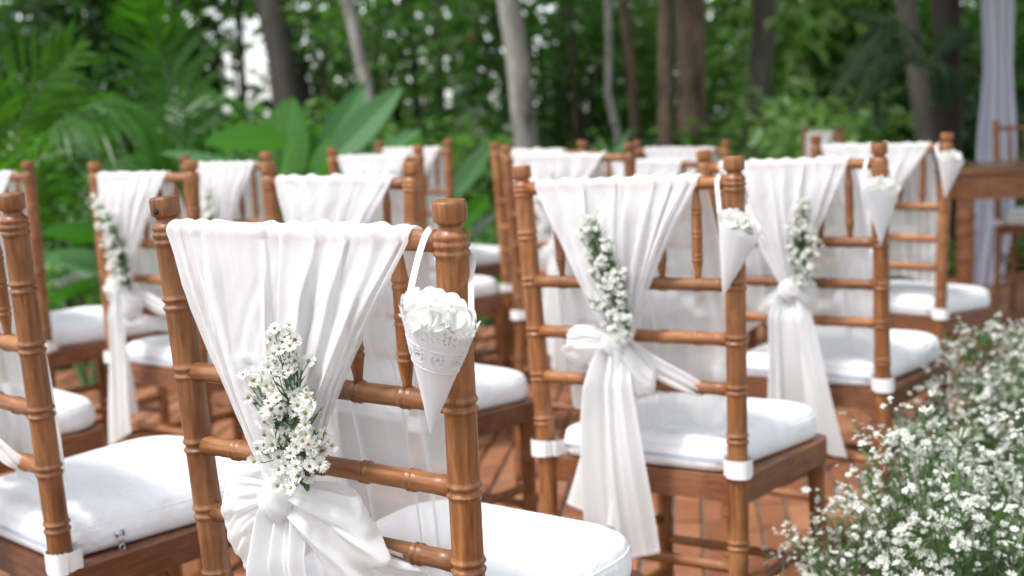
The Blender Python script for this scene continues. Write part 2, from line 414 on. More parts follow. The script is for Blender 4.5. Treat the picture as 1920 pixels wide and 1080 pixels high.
_post = make_post(); _fleg = make_front_leg()
CH_PARTS = [('rear_post', mesh('rear_post', *px_mirror(_post), WOOD)), ('rear_post', mesh('rear_post', *_post, WOOD)),
            ('front_leg', mesh('front_leg', *px_mirror(_fleg), WOOD)), ('front_leg', mesh('front_leg', *_fleg, WOOD))]
for z in RAILS: CH_PARTS.append(('back_rail', mesh('back_rail', *make_rail(z), WOOD_X)))
for k in (-2, -1, 0, 1, 2): CH_PARTS.append(('spindle', mesh('spindle', *make_spindle(k), WOOD)))
CH_PARTS.append(('seat_frame', mesh('seat_frame', *solid_frame(), WOOD_F, False)))
for z in (.27, .17):
    a = np.array([HW, post_xy(z)[1] + .008, z]); f = np.array([FW + .002, FD - .014, z])
    m_ = np.array([-1, 1, 1])
    CH_PARTS.append(('stretcher', mesh('stretcher', *stretcher(a, f), WOOD)))
    CH_PARTS.append(('stretcher', mesh('stretcher', *stretcher(a * m_, f * m_), WOOD)))
for z, y0, xw in ((.31, None, HW), (.22, None, HW)):
    yy = post_xy(z)[1]
    CH_PARTS.append(('stretcher', mesh('stretcher', *stretcher((-HW + .008, yy, z), (HW - .008, yy, z)), WOOD_X)))
CH_PARTS.append(('stretcher', mesh('stretcher', *stretcher((-FW + .01, FD - .002, .23), (FW - .01, FD - .002, .23)), WOOD_X)))

CHAIRS = {
  'A': (-0.1788, 1.3066, 0.6201, -0.0010, -0.0293, 1), 'A0': (-0.6793, 1.7216, 0.7786, -0.0052, -0.0359, 1), 'Z': (-1.12, 2.25, .76, 0, 0, 1),
  'B': (0.1914, 1.9883, 0.6384, -0.0322, 0.0283, 1), 'D': (-0.3120, 2.3995, 0.6987, 0.0006, 0.0216, 1), 'C1': (-0.8233, 2.9692, 0.7145, -0.0099, 0.0300, 1), 'C0': (-1.2854, 3.3642, 0.7280, -0.0145, -0.0010, 1),
  'D1': (0.5875, 2.5944, 0.6980, -0.0242, -0.0284, 1), 'G': (0.1631, 3.4639, 0.5962, -0.0019, 0.0002, 1), 'F1': (-0.377, 3.93, 0.7304, -0.0087, 0.0001, 1), 'F0': (-0.745, 3.60, 0.7564, -0.0165, 0.0004, 1),
  'E': (0.9609, 3.4539, 0.7794, -0.0023, 0.0337, 1), 'J': (.392, 3.76, .72, .0166, 0, .965), 'H1': (0.1039, 4.0263, 0.8212, -0.0019, 0, 1), 'H0': (-0.3369, 4.9128, 0.7699, -0.0040, 0.0040, 1),
  'K': (.605, 4.63, .72, .008, 0, .975), 'L': (1.32, 5.5, 1.42, 0, 0, 1), 'M': (2.35, 5.85, .5, 0, 0, 1),
}
WHERE = {
  'A': 'front centre chair with the lace petal cone', 'A0': 'foreground chair cut by the left picture edge', 'Z': 'chair past the left edge showing only a seat corner',
  'B': 'large chair right of centre with a petal cone', 'D': 'chair directly behind the front centre chair', 'C1': 'left chair whose flower spray leans over its post', 'C0': 'left-edge chair beside the palms',
  'D1': 'right-hand chair beside the flower bed', 'G': 'chair directly behind the large right-of-centre chair', 'F1': 'far chair in front of the long pale leaves', 'F0': 'far left chair under the broad green leaves',
  'E': 'right-hand aisle chair nearest the wooden table', 'J': 'small far chair between two big right chairs', 'H1': 'far chair before the pale tree trunk', 'H0': 'farthest chair left of centre',
  'K': 'tiny far chair by the grey tree trunk', 'L': 'edge-on far chair behind the aisle chair near the table', 'M': 'chair behind the wooden table at the right edge',
}
def chair_matrix(k):
    x, y, yaw, t1, t2, s = CHAIRS[k]
    return Matrix.Translation((x, y, 0)) @ Matrix.Rotation(-yaw, 4, 'Z') @ Matrix.Rotation(t1, 4, 'Y') @ Matrix.Rotation(-t2, 4, 'X') @ Matrix.Scale(s, 4)

proto = None
for k in CHAIRS:
    r = thing('wooden_chair', 'brown bamboo-turned wood, the ' + WHERE[k], 'chair', chair_matrix(k), 'wooden chairs set out in rows')
    if proto is None:
        for n_, me in CH_PARTS: ob(n_, me, r)
        proto = r
    else:
        for ch in list(proto.children):
            c = ch.copy(); COL.objects.link(c); c.parent = r
    if k == 'A': A_ROOT = r

# screw hole in the chipped finial of the front chair
V, F = tube([(-HW - SPL * .46 + .003, post_xy(.905)[1] - .0148, .906), (-HW - SPL * .46 + .003, post_xy(.905)[1] - .0162, .906)], .0034, 10)
ob('screw_hole', mesh('screw_hole', V, F, HOLE), A_ROOT)

# ------------------------------------------------------------------ cushions
def cushion_mesh():
    P = rounded_poly([(-.150, .006), (.150, .006), (.166, .362), (-.166, .362)], [.03, .03, .085, .085], 9)
    c = np.array([0, .19]); n = len(P)
    prof = [(.94, .000), (.98, .003), (1.0, .010), (1.006, .020), (1.002, .030), (.992, .0355), (.9885, .0372), (.990, .0385), (.984, .0420), (.962, .0468), (.925, .0510), (.86, .0552), (.74, .0592), (.52, .0628), (.25, .0648), (.0, .0655)]
    V = []
    rg = np.random.default_rng(3)
    for j, (s, z) in enumerate(prof):
        for i, p in enumerate(P):
            q = c + (p - c) * s; wv = .0016 * sin(i * .55 + j * .5) * sin(i * .23 + 1) * (1 if .9 < s < 1.01 else .3)
            V.append((q[0] + wv, q[1] + wv, SEAT_Z + .002 + z + .0016 * sin(q[0] * 21 + 1) * sin(q[1] * 17) * (z > .045)))
    F = grid_faces(n, len(prof), True); F.append(list(range(n))[::-1])
    return mesh('cushion_pad', V, F, CUSHION)
def piping_mesh():
    P = rounded_poly([(-.150, .006), (.150, .006), (.166, .362), (-.166, .362)], [.03, .03, .085, .085], 9); c = np.array([0, .19]); mb = MB()
    for zz, sc_ in ((.0372, .9895),):
        q = c + (P - c) * sc_; q = np.vstack([q, q[:1]]); ang = np.arange(len(q))
        mb.add(*tube(np.stack([q[:, 0], q[:, 1], SEAT_Z + .002 + zz + .0008 * np.sin(ang * 1.3)], 1), .0011, 6, False))
    return mb.mesh('piping', CUSHION)
def strap_mesh(sx):
    """cotton band looped round a rear post and back to the cushion"""
    px, py = post_xy(.455); z0, z1 = .449, .474
    px *= sx
    path = [(px - sx * .030, .016), (px - sx * .021, -.004)]
    for a in np.linspace(200, 355, 12): path.append((px + sx * .0182 * cos(radians(a)) * 1.0, py + .0182 * sin(radians(a))))
    path += [(px + sx * .019, .010), (px + sx * .012, .022), (px - sx * .006, .028)]
    path = bez([(a, b, 0) for a, b in path], 44)
    V = []
    for i, p in enumerate(path):
        wob = .0012 * sin(i * 1.7)
        for z in (z0 + wob, (z0 + z1) / 2, z1 + wob * .7): V.append((p[0], p[1], z))
    F = grid_faces(3, len(path))
    # overlapping closure tab
    tab = [(px - sx * .010, py - .0168), (px + sx * .006, py - .0210), (px + sx * .020, py - .0155), (px + sx * .024, py - .004)]
    tp = bez([(a, b, 0) for a, b in tab], 14); o_ = len(V)
    for p in tp:
        for z in (z0 - .001, (z0 + z1) / 2, z1 + .001): V.append((p[0], p[1], z))
    F += [[a + o_ for a in f] for f in grid_faces(3, len(tp))]
    return mesh('strap', V, F, STRAP)
def zip_path():
    P = rounded_poly([(-.150, .006), (.150, .006), (.166, .362), (-.166, .362)], [.03, .03, .085, .085], 9); c = np.array([0, .19])
    q = c + (P - c) * 1.011                                # from the rear left corner along the rear edge and round on to the right side
    k = [tuple(q[i]) for i in range(2, 18)]; d = q[18] - q[17]; k += [tuple(q[17] + d * .08), tuple(q[17] + d * .22)]
    return bez([(a, b, 0) for a, b in k], 60)
def zip_mesh():
    mb = MB(); pts = zip_path(); pts[:, 2] = SEAT_Z + .022 + .001 * np.sin(np.arange(60) * .3)
    V = np.empty((120, 3)); V[0::2] = pts - (0, 0, .0025); V[1::2] = pts + (0, 0, .0030); mb.add(V, grid_faces(2, 60)); return mb.mesh('zip', ZIP)
def zip_pull_mesh():
    mb = MB(); pts = zip_path(); b = pts[-1] + np.array([.002, 0, SEAT_Z + .022])
    mb.add(*box(b - (.001, .006, .003), b + (.003, .006, .004)))
    for (dy, dz) in ((-.0022, -.016), (.0022, -.016)): mb.add(*tube([b + (.003, dy * .6, 0), b + (.0036, dy, dz)], .0010, 6))
    mb.add(*tube([b + np.array([.0037, .0036 * cos(a), -.018 + .0044 * sin(a)]) for a in np.linspace(0, 2 * pi, 14)], .0013, 6))
    return mb.mesh('zip_pull', METAL)
PIP = piping_mesh(); CU, S1, S2, ZP, ZPL = cushion_mesh(), strap_mesh(-1), strap_mesh(1), zip_mesh(), zip_pull_mesh()
for k in CHAIRS:
    r = thing('seat_cushion', 'white seat cushion on the ' + WHERE[k], 'cushion', chair_matrix(k), 'white seat cushions on the chairs')
    pd_ = ob('pad', CU, r); ob('piping', PIP, pd_); ob('strap', S1, r); ob('strap', S2, r)
    if k in ('A', 'A0', 'B', 'D1', 'C1', 'D', 'E'): z_ = ob('zip', ZP, r)
    if k == 'A0': ob('zip_pull', ZPL, z_)

# ------------------------------------------------------------------ sashes
def folds(u, fl, sv=None):
    """fold height and sideways lean across the cloth; with sv (0 rail .. 1 knot) folds wander, swell and die out on the way down"""
    f = np.zeros_like(u); sh = np.zeros_like(u)
    for i, (c, wd, a, lean) in enumerate(fl):
        if sv is not None:
            q = (c * 37.7 + i * 1.93) % 1
            c = c + (q - .5) * .05 * sin(pi * sv * (.7 + q)); wd = wd * (1 + .35 * sin(q * 20 + sv * 4)); a = a * (1 + .28 * sin(q * 50 + sv * 5))
            if a < .0078: a = a * sstep(0, .25, 1 - abs(sv - q) * 1.3)
        d = (u - c) / wd; wl = np.where(d < 0, 1 + lean, 1 - lean); g = np.exp(-np.abs(d / wl) ** 1.75)
        f += a * g; sh += lean * a * 1.3 * g
    return f, sh
def rand_folds(rg, n=9, strong=1.0):
    cs = np.linspace(.08, .92, n) + rg.uniform(-.05, .05, n); out = [(.015, .018, .006, .3), (.985, .018, .006, -.3)]
    for c in cs: out.append((c, rg.uniform(.028, .055), rg.uniform(.006, .013) * strong, rg.uniform(-.5, .5)))
    return out
RZ, RY, RR = RAILS[0], rail_y(RAILS[0]), .0112
def drape_mesh(p, rg):
    nu = 150; u = np.linspace(0, 1, nu)
    f, sh = folds(u, p['folds']); fine = .0007 * smooth_noise(nu, 44, rg); diag = smooth_noise(400, 60, rg)
    xl, xr = p['top']; xk, zk = p['knot']; rows = []
    yk = rail_y(zk) - .0098 - .020
    # front panel: from its hem up to the rail
    zb = p['hem']; ff = .0055 * np.sin(u * 2 * pi * p['pleats'] + 2.5 * smooth_noise(nu, 6, rg)) + .002 * smooth_noise(nu, 14, rg)
    pl, pr = p['panel']
    nvp = 34
    hemsag = .012 * smooth_noise(nu, 5, rg)
    for j in range(nvp):
        s = j / (nvp - 1); z = zb + (RZ - zb) * s + hemsag * (1 - s)
        x = (pl + (xl - pl) * s ** 2) * (1 - u) + (pr + (xr - pr) * s ** 2) * u
        y = RY + RR + .002 + .040 * (1 - s) ** .8 + ff * (.25 + .75 * min(1, (1 - s) * 3)) + .3 * f * s + .012 * sin((1 - s) * 4) * (u - .5)
        rows.append(np.stack([x + fine, y, np.full(nu, z) if np.isscalar(z) else z], 1))
    # over the rail
    for a in np.linspace(0, pi, 11)[1:-1]:
        rr = RR + .0007 + f * .34 + abs(fine)
        rows.append(np.stack([xl * (1 - u) + xr * u + sh * .3, RY + rr * cos(a), RZ + rr * sin(a)], 1))
    # back: falling and gathering to the knot
    nv = 58; wk = p.get('wk', .030)
    gather = .007 * np.sin(u * 2 * pi * 5.5 + 1.3)
    wob = smooth_noise(nu, 10, rg)
    for j in range(nv):
        s = j / (nv - 1); z = RZ + (zk - RZ) * s
        s2 = s + p.get('bow', .10) * s * (1 - s)
        f, sh = folds(u, p['folds'], s)
        x0 = xl * (1 - u) + xr * u; x1 = xk + (u - .5) * wk
        x = x0 + (x1 - x0) * s2 + sh * (1 - .6 * s) + .0016 * wob * sin(s * 5) * (1 - s)
        amp = .34 + .66 * sstep(0, .22, s); amp = amp * (1 + .35 * s)
        y = (RY - RR) * (1 - s) + yk * s - f * amp * (1 - .35 * s) - gather * s ** 2.2 - .008 * sin(pi * s) - abs(fine) + .0012 * wob * sin(s * 9 + 2) * min(1, s * 8)
        dg_ = np.interp((u * .8 + s * .55) * 300 % 399, np.arange(400), diag); y = y - .0008 * dg_ * sin(pi * s) * (1 - f / .014)
        if p.get('crease'):
            for (cu, cs, am) in p['crease']:
                y = y - am * np.exp(-((u - cu) / .06) ** 2) * math.exp(-((s - cs) / .010) ** 2)
        rows.append(np.stack([x, y, np.full(nu, z)], 1))
    V = np.concatenate(rows)
    return mesh('drape', V, grid_faces(nu, len(rows)), CLOTH)

def loop_mesh(rg, K, L, ang, hw, droop, bulge=.020, twist=0.0):
    """one bow loop: a gathered band that leaves the knot, opens out and folds back behind itself"""
    ns, nw = 40, 46; V = []
    wv = np.linspace(-1, 1, nw); rid = [(rg.uniform(-.95, .95), rg.uniform(.06, .26), rg.uniform(.0015, .0055)) for _ in range(11)]; fr_ = smooth_noise(nw, 12, rg)
    dx, dz = cos(ang), sin(ang); nx, nz = -dz, dx
    tipn = smooth_noise(nw, 5, rg) * .05
    for i in range(ns):
        t = i / (ns - 1); fr = t < .5
        q = sin(pi * t) ** .85 if t not in (0, 1) else 0            # distance out
        h = .010 + (hw - .010) * sin(pi * t) ** .9 if 0 < t < 1 else .010
        side = cos(pi * t)                                            # +1 front, -1 rear
        round_ = np.sqrt(np.clip(1 - (wv * .92) ** 2, 0, 1)) * .42 + .58
        out = L * q * round_ * (1 + tipn * q)
        f = sum(a * np.exp(-((wv - c) / wd) ** 2) for c, wd, a in rid)
        yb = -bulge * side * sin(pi * t) ** .6 * (1.05 - .5 * wv ** 2) if 0 < t < 1 else np.zeros(nw)
        y = yb - side * f * (1 - .6 * q) - .004 * side + .0022 * fr_ * math.sin(t * 17) + .0016 * np.sin(wv * 7 + t * 9) * q
        lat = wv * h + twist * q * .02
        x = K[0] + dx * out + nx * lat
        z = K[2] + dz * out + nz * lat - droop * q ** 2 * (1 + .25 * (1 - wv))
        V.append(np.stack([x, K[1] + y, z], 1))
    return mesh('bow_loop', np.concatenate(V), grid_faces(nw, ns), CLOTH_BOW)

def tail_mesh(rg, K, L, lean, w0, w1, yoff, strong=1.0, slant=.02):
    ns, nw = 52, 64; u = np.linspace(0, 1, nw); V = []
    fl = [(c, wd, a * strong, le) for c, wd, a, le in [(rg.uniform(.0, 1), rg.uniform(.035, .13), rg.uniform(.005, .013), rg.uniform(-.5, .5)) for _ in range(10)]]
    f, sh = folds(u, fl); ph = rg.uniform(0, 6)
    for i in range(ns):
        s = i / (ns - 1); wd = w0 + (w1 - w0) * s ** .42
        x = K[0] + lean * s + (u - .5) * wd + sh * .8 * (.4 + .6 * s) + .004 * sin(s * 4 + ph)
        z = K[2] - L * s - slant * (u - .5) * s + .004 * (s > .97) * 0
        y = K[1] + yoff * min(1, s * 6) - f * (1 - .45 * s) + .010 * sin(s * 3 + ph) * s + .004 * np.sin(u * 8 + s * 3 + ph) - .005 * np.sin(u * 22 + ph) * (1 - s) ** 3
        V.append(np.stack([x, np.full(nw, 1) * y, z], 1))
    # turned-up hem
    V.append(V[-1] + np.array([0, -.0012, 0])); V.append(V[-2 - 1] + np.array([0, -.0016, 0]))
    return mesh('tail', np.concatenate(V), grid_faces(nw, len(V)), CLOTH_TAIL)

def knot_mesh(rg, K, r=.021):
    nu, nv = 44, 30; V = []
    for j in range(nv):
        b = pi * j / (nv - 1)
        for i in range(nu):
            a = 2 * pi * i / nu; q_ = .62 * cos(b) + .78 * sin(b) * cos(a); rr = 1 + .09 * sin(2 * a + 4 * cos(b)) + .085 * sin(9 * q_ + 1.2 * sin(2 * a)) + .04 * sin(19 * q_ + 2 * sin(a + 1))
            V.append((K[0] + r * .95 * rr * sin(b) * cos(a), K[1] + r * .72 * rr * sin(b) * sin(a), K[2] + r * 1.1 * rr * cos(b)))
    return mesh('knot', V, grid_faces(nu, nv, True), CLOTH_BOW)

def band_mesh(pts, w, rg):
    """a twisted strip of the sash running along pts"""
    n = 30; P = bez(pts, n); nw = 14; V = []
    wid = np.interp(np.linspace(0, 1, n), np.linspace(0, 1, len(w)), w)
    f = .003 * smooth_noise(nw, 6, rg)
    for i in range(n):
        t = P[min(i + 1, n - 1)] - P[max(i - 1, 0)]; t /= np.linalg.norm(t); s = np.cross(t, (0, 1, 0)); s /= np.linalg.norm(s)
        for j in range(nw):
            q = j / (nw - 1) - .5
            V.append(P[i] + s * q * wid[i] + np.array([0, -f[j] - .004 * cos(q * 3) * sin(i * .3), 0]))
    return mesh('strip', V, grid_faces(nw, n), CLOTH)

def build_sash(p):
    """list of (part name, mesh)"""
    rg = np.random.default_rng(p['seed']); xk, zk = p['knot']; K = np.array([xk, rail_y(zk) - .0098 - .030, zk]); out = [('drape', drape_mesh(p, rg))]
    for (L, ang, hw, dr, bu) in p['loops']: out.append(('bow_loop', loop_mesh(rg, K + (0, .004, 0), L, radians(ang), hw, dr, bu)))
    for (L, lean, w1, yo) in p['tails']: out.append(('tail', tail_mesh(rg, K + (0, .006, -.004), L, lean, .022, w1, yo, slant=rg.uniform(-.06, .06))))
    out.append(('knot', knot_mesh(rg, K + (0, -.012, 0), p.get('kr', .0195))))
    for pts in p.get('strips', []):
        out.append(('strip', band_mesh([K + (0, .012, 0)] + [np.array(q) for q in pts], (.022, .032, .030, .018), rg)))
    return out

FA = [(.010, .012, .006, .2), (.060, .018, .0080, .4), (.125, .022, .0090, -.3), (.195, .028, .0095, -.5), (.30, .05, .0015, 0), (.430, .022, .0100, .35), (.53, .030, .0060, -.4), (.640, .036, .0120, .35), (.755, .040, .0110, .4), (.865, .038, .0120, .4), (.955, .022, .0090, .4), (.988, .012, .006, -.3)]
R4Y = rail_y(RAILS[3])
SASH = {
 'A': dict(seed=1, top=(-.176, .149), knot=(-.014, .629), panel=(-.115, .166), hem=.497, pleats=6.5, folds=FA, wk=.034, bow=.06, crease=[(.27, .47, .004), (.30, .52, .003)],
      loops=[(.092, 192, .056, .022, .024), (.112, -6, .048, .026, .022)], tails=[(.30, -.016, .085, -.010), (.33, .014, .085, -.022)],
      strips=[[(.03, R4Y - .020, .588), (.085, R4Y - .014, .572), (.125, R4Y + .004, .564)]]),
 'B': dict(seed=2, top=(-.155, .135), knot=(.002, .646), panel=(-.150, .160), hem=.52, pleats=5, folds=[(.012, .016, .006, .2), (.17, .03, .011, -.4), (.30, .022, .012, .4), (.40, .03, .006, .2), (.50, .03, .013, .4), (.63, .03, .013, -.4), (.74, .022, .012, .4), (.83, .02, .012, .4), (.92, .024, .012, .4), (.985, .015, .007, -.3)], wk=.034,
      loops=[(.100, 172, .036, .014, .022), (.082, -58, .032, .006, .018), (.062, 205, .020, .010, .010)], tails=[(.27, -.045, .11, -.004), (.33, .0, .12, -.018)],
      strips=[[(.045, R4Y - .022, .612), (.095, R4Y - .016, .588), (.125, R4Y, .572)]]),
 'D1': dict(seed=3, top=(-.150, .130), knot=(.012, .644), panel=(-.150, .150), hem=.53, pleats=4, folds=[(.012, .016, .006, .2), (.12, .03, .010, .4), (.26, .03, .013, -.4), (.40, .03, .011, .4), (.52, .03, .013, .3), (.66, .03, .013, .4), (.78, .024, .012, -.3), (.88, .03, .012, .4), (.985, .015, .007, -.3)], wk=.036,
      loops=[(.050, 10, .038, .010, .034), (.078, 200, .018, .014, .010)], tails=[(.30, .03, .16, -.006), (.29, -.005, .12, -.022)]),
 'C1': dict(seed=4, top=(-.165, .105), knot=(-.055, .634), panel=(-.150, .150), hem=.53, pleats=4, folds=rand_folds(np.random.default_rng(8), 6), wk=.036,
      loops=[(.062, 170, .030, .010, .022), (.072, -42, .036, .010, .022)], tails=[(.29, .000, .075, -.006), (.34, .02, .09, -.020)],
      strips=[[(.0, R4Y - .022, .61), (.06, R4Y - .016, .59), (.10, R4Y, .572)]]),
 'X1': dict(seed=5, top=(-.150, .130), knot=(-.02, .640), panel=(-.150, .150), hem=.53, pleats=5, folds=rand_folds(np.random.default_rng(12), 7, 1.15), wk=.036,
      loops=[(.07, 175, .034, .012, .022), (.07, -20, .034, .012, .022)], tails=[(.30, -.02, .09, -.004), (.32, .02, .09, -.018)],
      strips=[[(.045, R4Y - .022, .612), (.095, R4Y - .016, .588), (.125, R4Y, .572)]]),
 'X2': dict(seed=6, top=(-.160, .120), knot=(-.01, .650), panel=(-.150, .150), hem=.52, pleats=4, folds=rand_folds(np.random.default_rng(21), 6, 1.15), wk=.036,
      loops=[(.06, 190, .030, .012, .020), (.07, -50, .03, .012, .02)], tails=[(.28, -.03, .09, -.004), (.32, .01, .09, -.018)]),
}
_vr = np.random.default_rng(63)
for i_, nm_ in enumerate(('Y1', 'Y2', 'Y3', 'Y4', 'Y5', 'Y6')):
    g_ = _vr.uniform
    SASH[nm_] = dict(seed=20 + i_, top=(g_(-.172, -.145), g_(.115, .150)), knot=(g_(-.035, .015), g_(.622, .660)), panel=(-.150, g_(.145, .165)), hem=g_(.50, .54), pleats=g_(3.5, 6), folds=rand_folds(_vr, int(g_(5, 8)), g_(1.0, 1.25)), wk=g_(.030, .042),
      loops=[(g_(.06, .095), g_(160, 205), g_(.028, .042), g_(.008, .02), .022), (g_(.06, .09), g_(-60, 5), g_(.026, .042), g_(.008, .02), .02)], tails=[(g_(.24, .32), g_(-.05, 0), g_(.08, .12), -.004), (g_(.28, .36), g_(0, .04), g_(.08, .12), -.018)],
      strips=[[(.045, R4Y - .022, .612), (.095, R4Y - .016, .588), (.125, R4Y, .572)]] if i_ % 2 else [])
SASH_OF = {'A': 'A', 'B': 'B', 'D1': 'D1', 'C1': 'C1', 'A0': 'X1', 'D': 'Y1', 'C0': 'Y2', 'G': 'X2', 'F1': 'Y3', 'F0': 'Y4', 'E': 'Y5', 'J': 'Y6', 'H1': 'Y2', 'H0': 'Y1', 'K': 'Y3', 'L': 'X1', 'M': 'X2', 'Z': 'X2'}
_built = {}
for k in CHAIRS:
    if k == 'M': continue
    v = SASH_OF[k]
    if v not in _built: _built[v] = build_sash(SASH[v])
    r = thing('chair_sash', 'white bow sash on the ' + WHERE[k], 'sash', chair_matrix(k), 'white sashes tied on the chairs')
    for n_, me in _built[v]: ob(n_, me, r)

# ------------------------------------------------------------------ flowers
def daisy_mesh(rg, openness, brown=False, npet=17, cs=1.2):
    mb = MB()
    for i in range(npet):
        a = 2 * pi * i / npet + rg.normal() * .12; L = .0062 * rg.uniform(.85, 1.12); e = openness + rg.normal() * .16; wd = .00105 * (17 / npet) ** .6 * rg.uniform(.8, 1.15)
        d = np.array([cos(a), sin(a), 0]); s = np.array([-sin(a), cos(a), 0]); up = np.array([0, 0, 1.0])
        p = lambda t, q, lift=0: d * (.0012 + L * t * cos(e)) + up * (.0006 + L * t * sin(e) + lift) + s * wd * q
        V = [p(0, -.5), p(0, .5), p(.55, -1, .0002), p(.55, 1, .0002), p(.9, -.8), p(.9, .8), p(1, 0)]
        mb.add(V, [[0, 1, 3, 2], [2, 3, 5, 4], [4, 5, 6]], 0)
    V = [(0, 0, .0020 * cs)]; n = 8
    for rr, z in ((.0011 * cs, .0017 * cs), (.0017 * cs, .0004)):
        for i in range(n): V.append((rr * cos(2 * pi * i / n), rr * sin(2 * pi * i / n), z))
    F = [[0, 1 + i, 1 + (i + 1) % n] for i in range(n)] + [[1 + i, 1 + n + i, 1 + n + (i + 1) % n, 1 + (i + 1) % n] for i in range(n)]
    mb.add(V, F, 1)
    return mb.mesh('daisy', [DAISY, POD_B if brown else POD])
_rg = np.random.default_rng(77)
DAISIES = [daisy_mesh(_rg, o, b) for o, b in ((.10, False), (.25, False), (.15, True), (.45, False), (.3, True), (.75, False), (1.15, False))]

def face_rot(n, rg):
    q = Vector(n).normalized().to_track_quat('Z', 'Y'); return (q @ Matrix.Rotation(rg.uniform(0, 6.28), 3, 'Z').to_quaternion()).to_euler()

def blade(mb, p, d, L, wd, up, mi=0):
    d = np.array(d, float); d /= np.linalg.norm(d); s = np.cross(d, up); s /= np.linalg.norm(s) + 1e-9
    V = [p, p + d * L * .5 - s * wd + np.array(up) * L * .08, p + d * L * .5 + s * wd + np.array(up) * L * .08, p + d * L]
    mb.add(V, [[0, 1, 2], [1, 3, 2]], mi)

def bouquet(key, label, clusters, nfl, K, tilt=(0, 0), seed=1, joined=False, size=1.0, shift=0.0, more=1.35):
    """spray of white daisies; clusters = (x, z, r, n) in metres from the tie point, in the plane of the chair back"""
    rg = np.random.default_rng(seed)
    r = thing('flower_spray', label, 'flowers', chair_matrix(key), 'flower sprays on the sashes')
    base = np.array(K, float); base[0] += shift; st = MB(); lf = MB(); fl = []
    for (cx, cz, cr, n) in clusters:
        c = base + np.array([cx, -.012 - .1 * cz * 0, cz])
        bend = base + np.array([cx * .25, -.006, cz * .55])
        pth = bez([base + (0, .004, -.012), bend, c + (0, .002, -cr * .6)], 12); st.add(*tube(pth, np.linspace(.0011, .0006, 12), 6))
        for _ in range(int(n * more + .5)):
            o = rg.normal(size=3) * np.array([cr * .55, .007, cr * .6]); q = c + o; q[1] -= .006
            j = pth[rg.integers(5, 12)]
            st.add(*tube(bez([j, (j + q) / 2 + (0, -.003, -.002), q], 5), .0005, 5))
            nrm = np.array([.45 + o[0] * 14 + rg.normal() * .2, -.75 + rg.normal() * .25, .30 + o[2] * 9 + rg.normal() * .25])
            fl.append((q, nrm, rg.uniform(.9, 1.3) * size))
        for t in range(2, 12):
            for _ in range(2):
                a = rg.uniform(-1, 1); blade(lf, pth[t], (a, -.3 + rg.normal() * .3, .8), rg.uniform(.010, .026), .0011, np.array([0, -1, .2]))
    ob('stems', st.mesh('stems', STEM), r); ob('leaves', lf.mesh('leaves', STEM), r)
    if joined:
        mb = MB()
        for q, nrm, s in fl:
            me = DAISIES[rg.integers(0, len(DAISIES))]; R = np.array(face_rot(nrm, rg).to_matrix())
            V = np.empty(len(me.vertices) * 3); me.vertices.foreach_get('co', V); V = V.reshape(-1, 3) * s
            mi = [p.material_index for p in me.polygons]; F = [list(p.vertices) for p in me.polygons]; n0 = mb.n
            mb.V.append(V @ R.T + q); mb.F += [[a + n0 for a in f] for f in F]; mb.M += mi; mb.n += len(V)
        ob('blossom', mb.mesh('blossom', [DAISY, POD]), r, kind='stuff')
    else:
        for q, nrm, s in fl:
            wts = [4, 4, 1.5, 3.5, 1.5, 2.5, 2.5]; me = DAISIES[rg.choice(7, p=np.array(wts) / sum(wts))]
            ob('daisy', me, r, loc=q, rot=face_rot(nrm, rg), scale=s)
    return r

def kpos(v): xk, zk = SASH[v]['knot']; return np.array([xk, rail_y(zk) - .050, zk + .012])
PXM = 1 / 1905.   # metres per photo pixel at the front chair's back
clA = [(cx * PXM, cz * PXM, cr * PXM, n) for cx, cz, cr, n in [
   (5, 285, 14, 6), (12, 262, 16, 5), (22, 238, 9, 2), (28, 222, 9, 2), (-18, 225, 15, 6), (-2, 212, 12, 4), (-48, 198, 15, 6), (-70, 185, 15, 6), (-80, 165, 13, 4), (-46, 172, 16, 5),
   (40, 165, 16, 6), (62, 150, 13, 5), (20, 178, 12, 4), (-18, 150, 18, 4), (10, 140, 15, 3), (-40, 128, 15, 5), (-8, 112, 15, 2), (45, 100, 14, 4), (68, 96, 12, 5), (25, 85, 17, 6), (55, 78, 16, 6), (-52, 80, 17, 6), (-35, 62, 14, 5), (-62, 58, 10, 3), (28, 52, 14, 5), (52, 46, 12, 4), (-12, 45, 12, 3), (6, 24, 12, 4), (26, 22, 10, 3), (-14, 12, 9, 3)]]
bouquet('A', 'spray of small white daisies tucked into the bow of the front centre chair', clA, 0, kpos('A') + np.array([0, 0, .010]), seed=11, shift=.040, size=.84, more=1.4)
def auto_clusters(rg, H, lean, prof, n, per):
    out = []
    for i in range(n):
        t = (i + .5) / n; wd = np.interp(t, *zip(*prof)); 
        out.append((lean * t * H + rg.uniform(-1, 1) * wd, t * H, rg.uniform(.006, .011), per))
    return out
rg_ = np.random.default_rng(31)
bouquet('B', 'tall spray of tiny white flowers tucked in the bow of the large right-of-centre chair', auto_clusters(rg_, .18, -.26, ((0, .012), (.25, .034), (.5, .034), (.7, .026), (.9, .014), (1, .006)), 30, 5), 0, (.020, kpos('B')[1], kpos('B')[2]), seed=12, size=.54, more=2.3)
bouquet('D1', 'full conical white flower spray on the chair beside the flower bed', auto_clusters(rg_, .165, .14, ((0, .012), (.3, .034), (.55, .030), (.8, .014), (1, .006)), 26, 5), 0, (.042, kpos('D1')[1], kpos('D1')[2]), seed=13, size=.56, more=2.3)
bouquet('C1', 'flower spray leaning left across the post of the left chair', auto_clusters(rg_, .195, -.44, ((0, .014), (.3, .030), (.6, .032), (.85, .024), (1, .014)), 26, 5), 0, (-.008, kpos('C1')[1], .645), seed=14, size=.62, more=2.0)
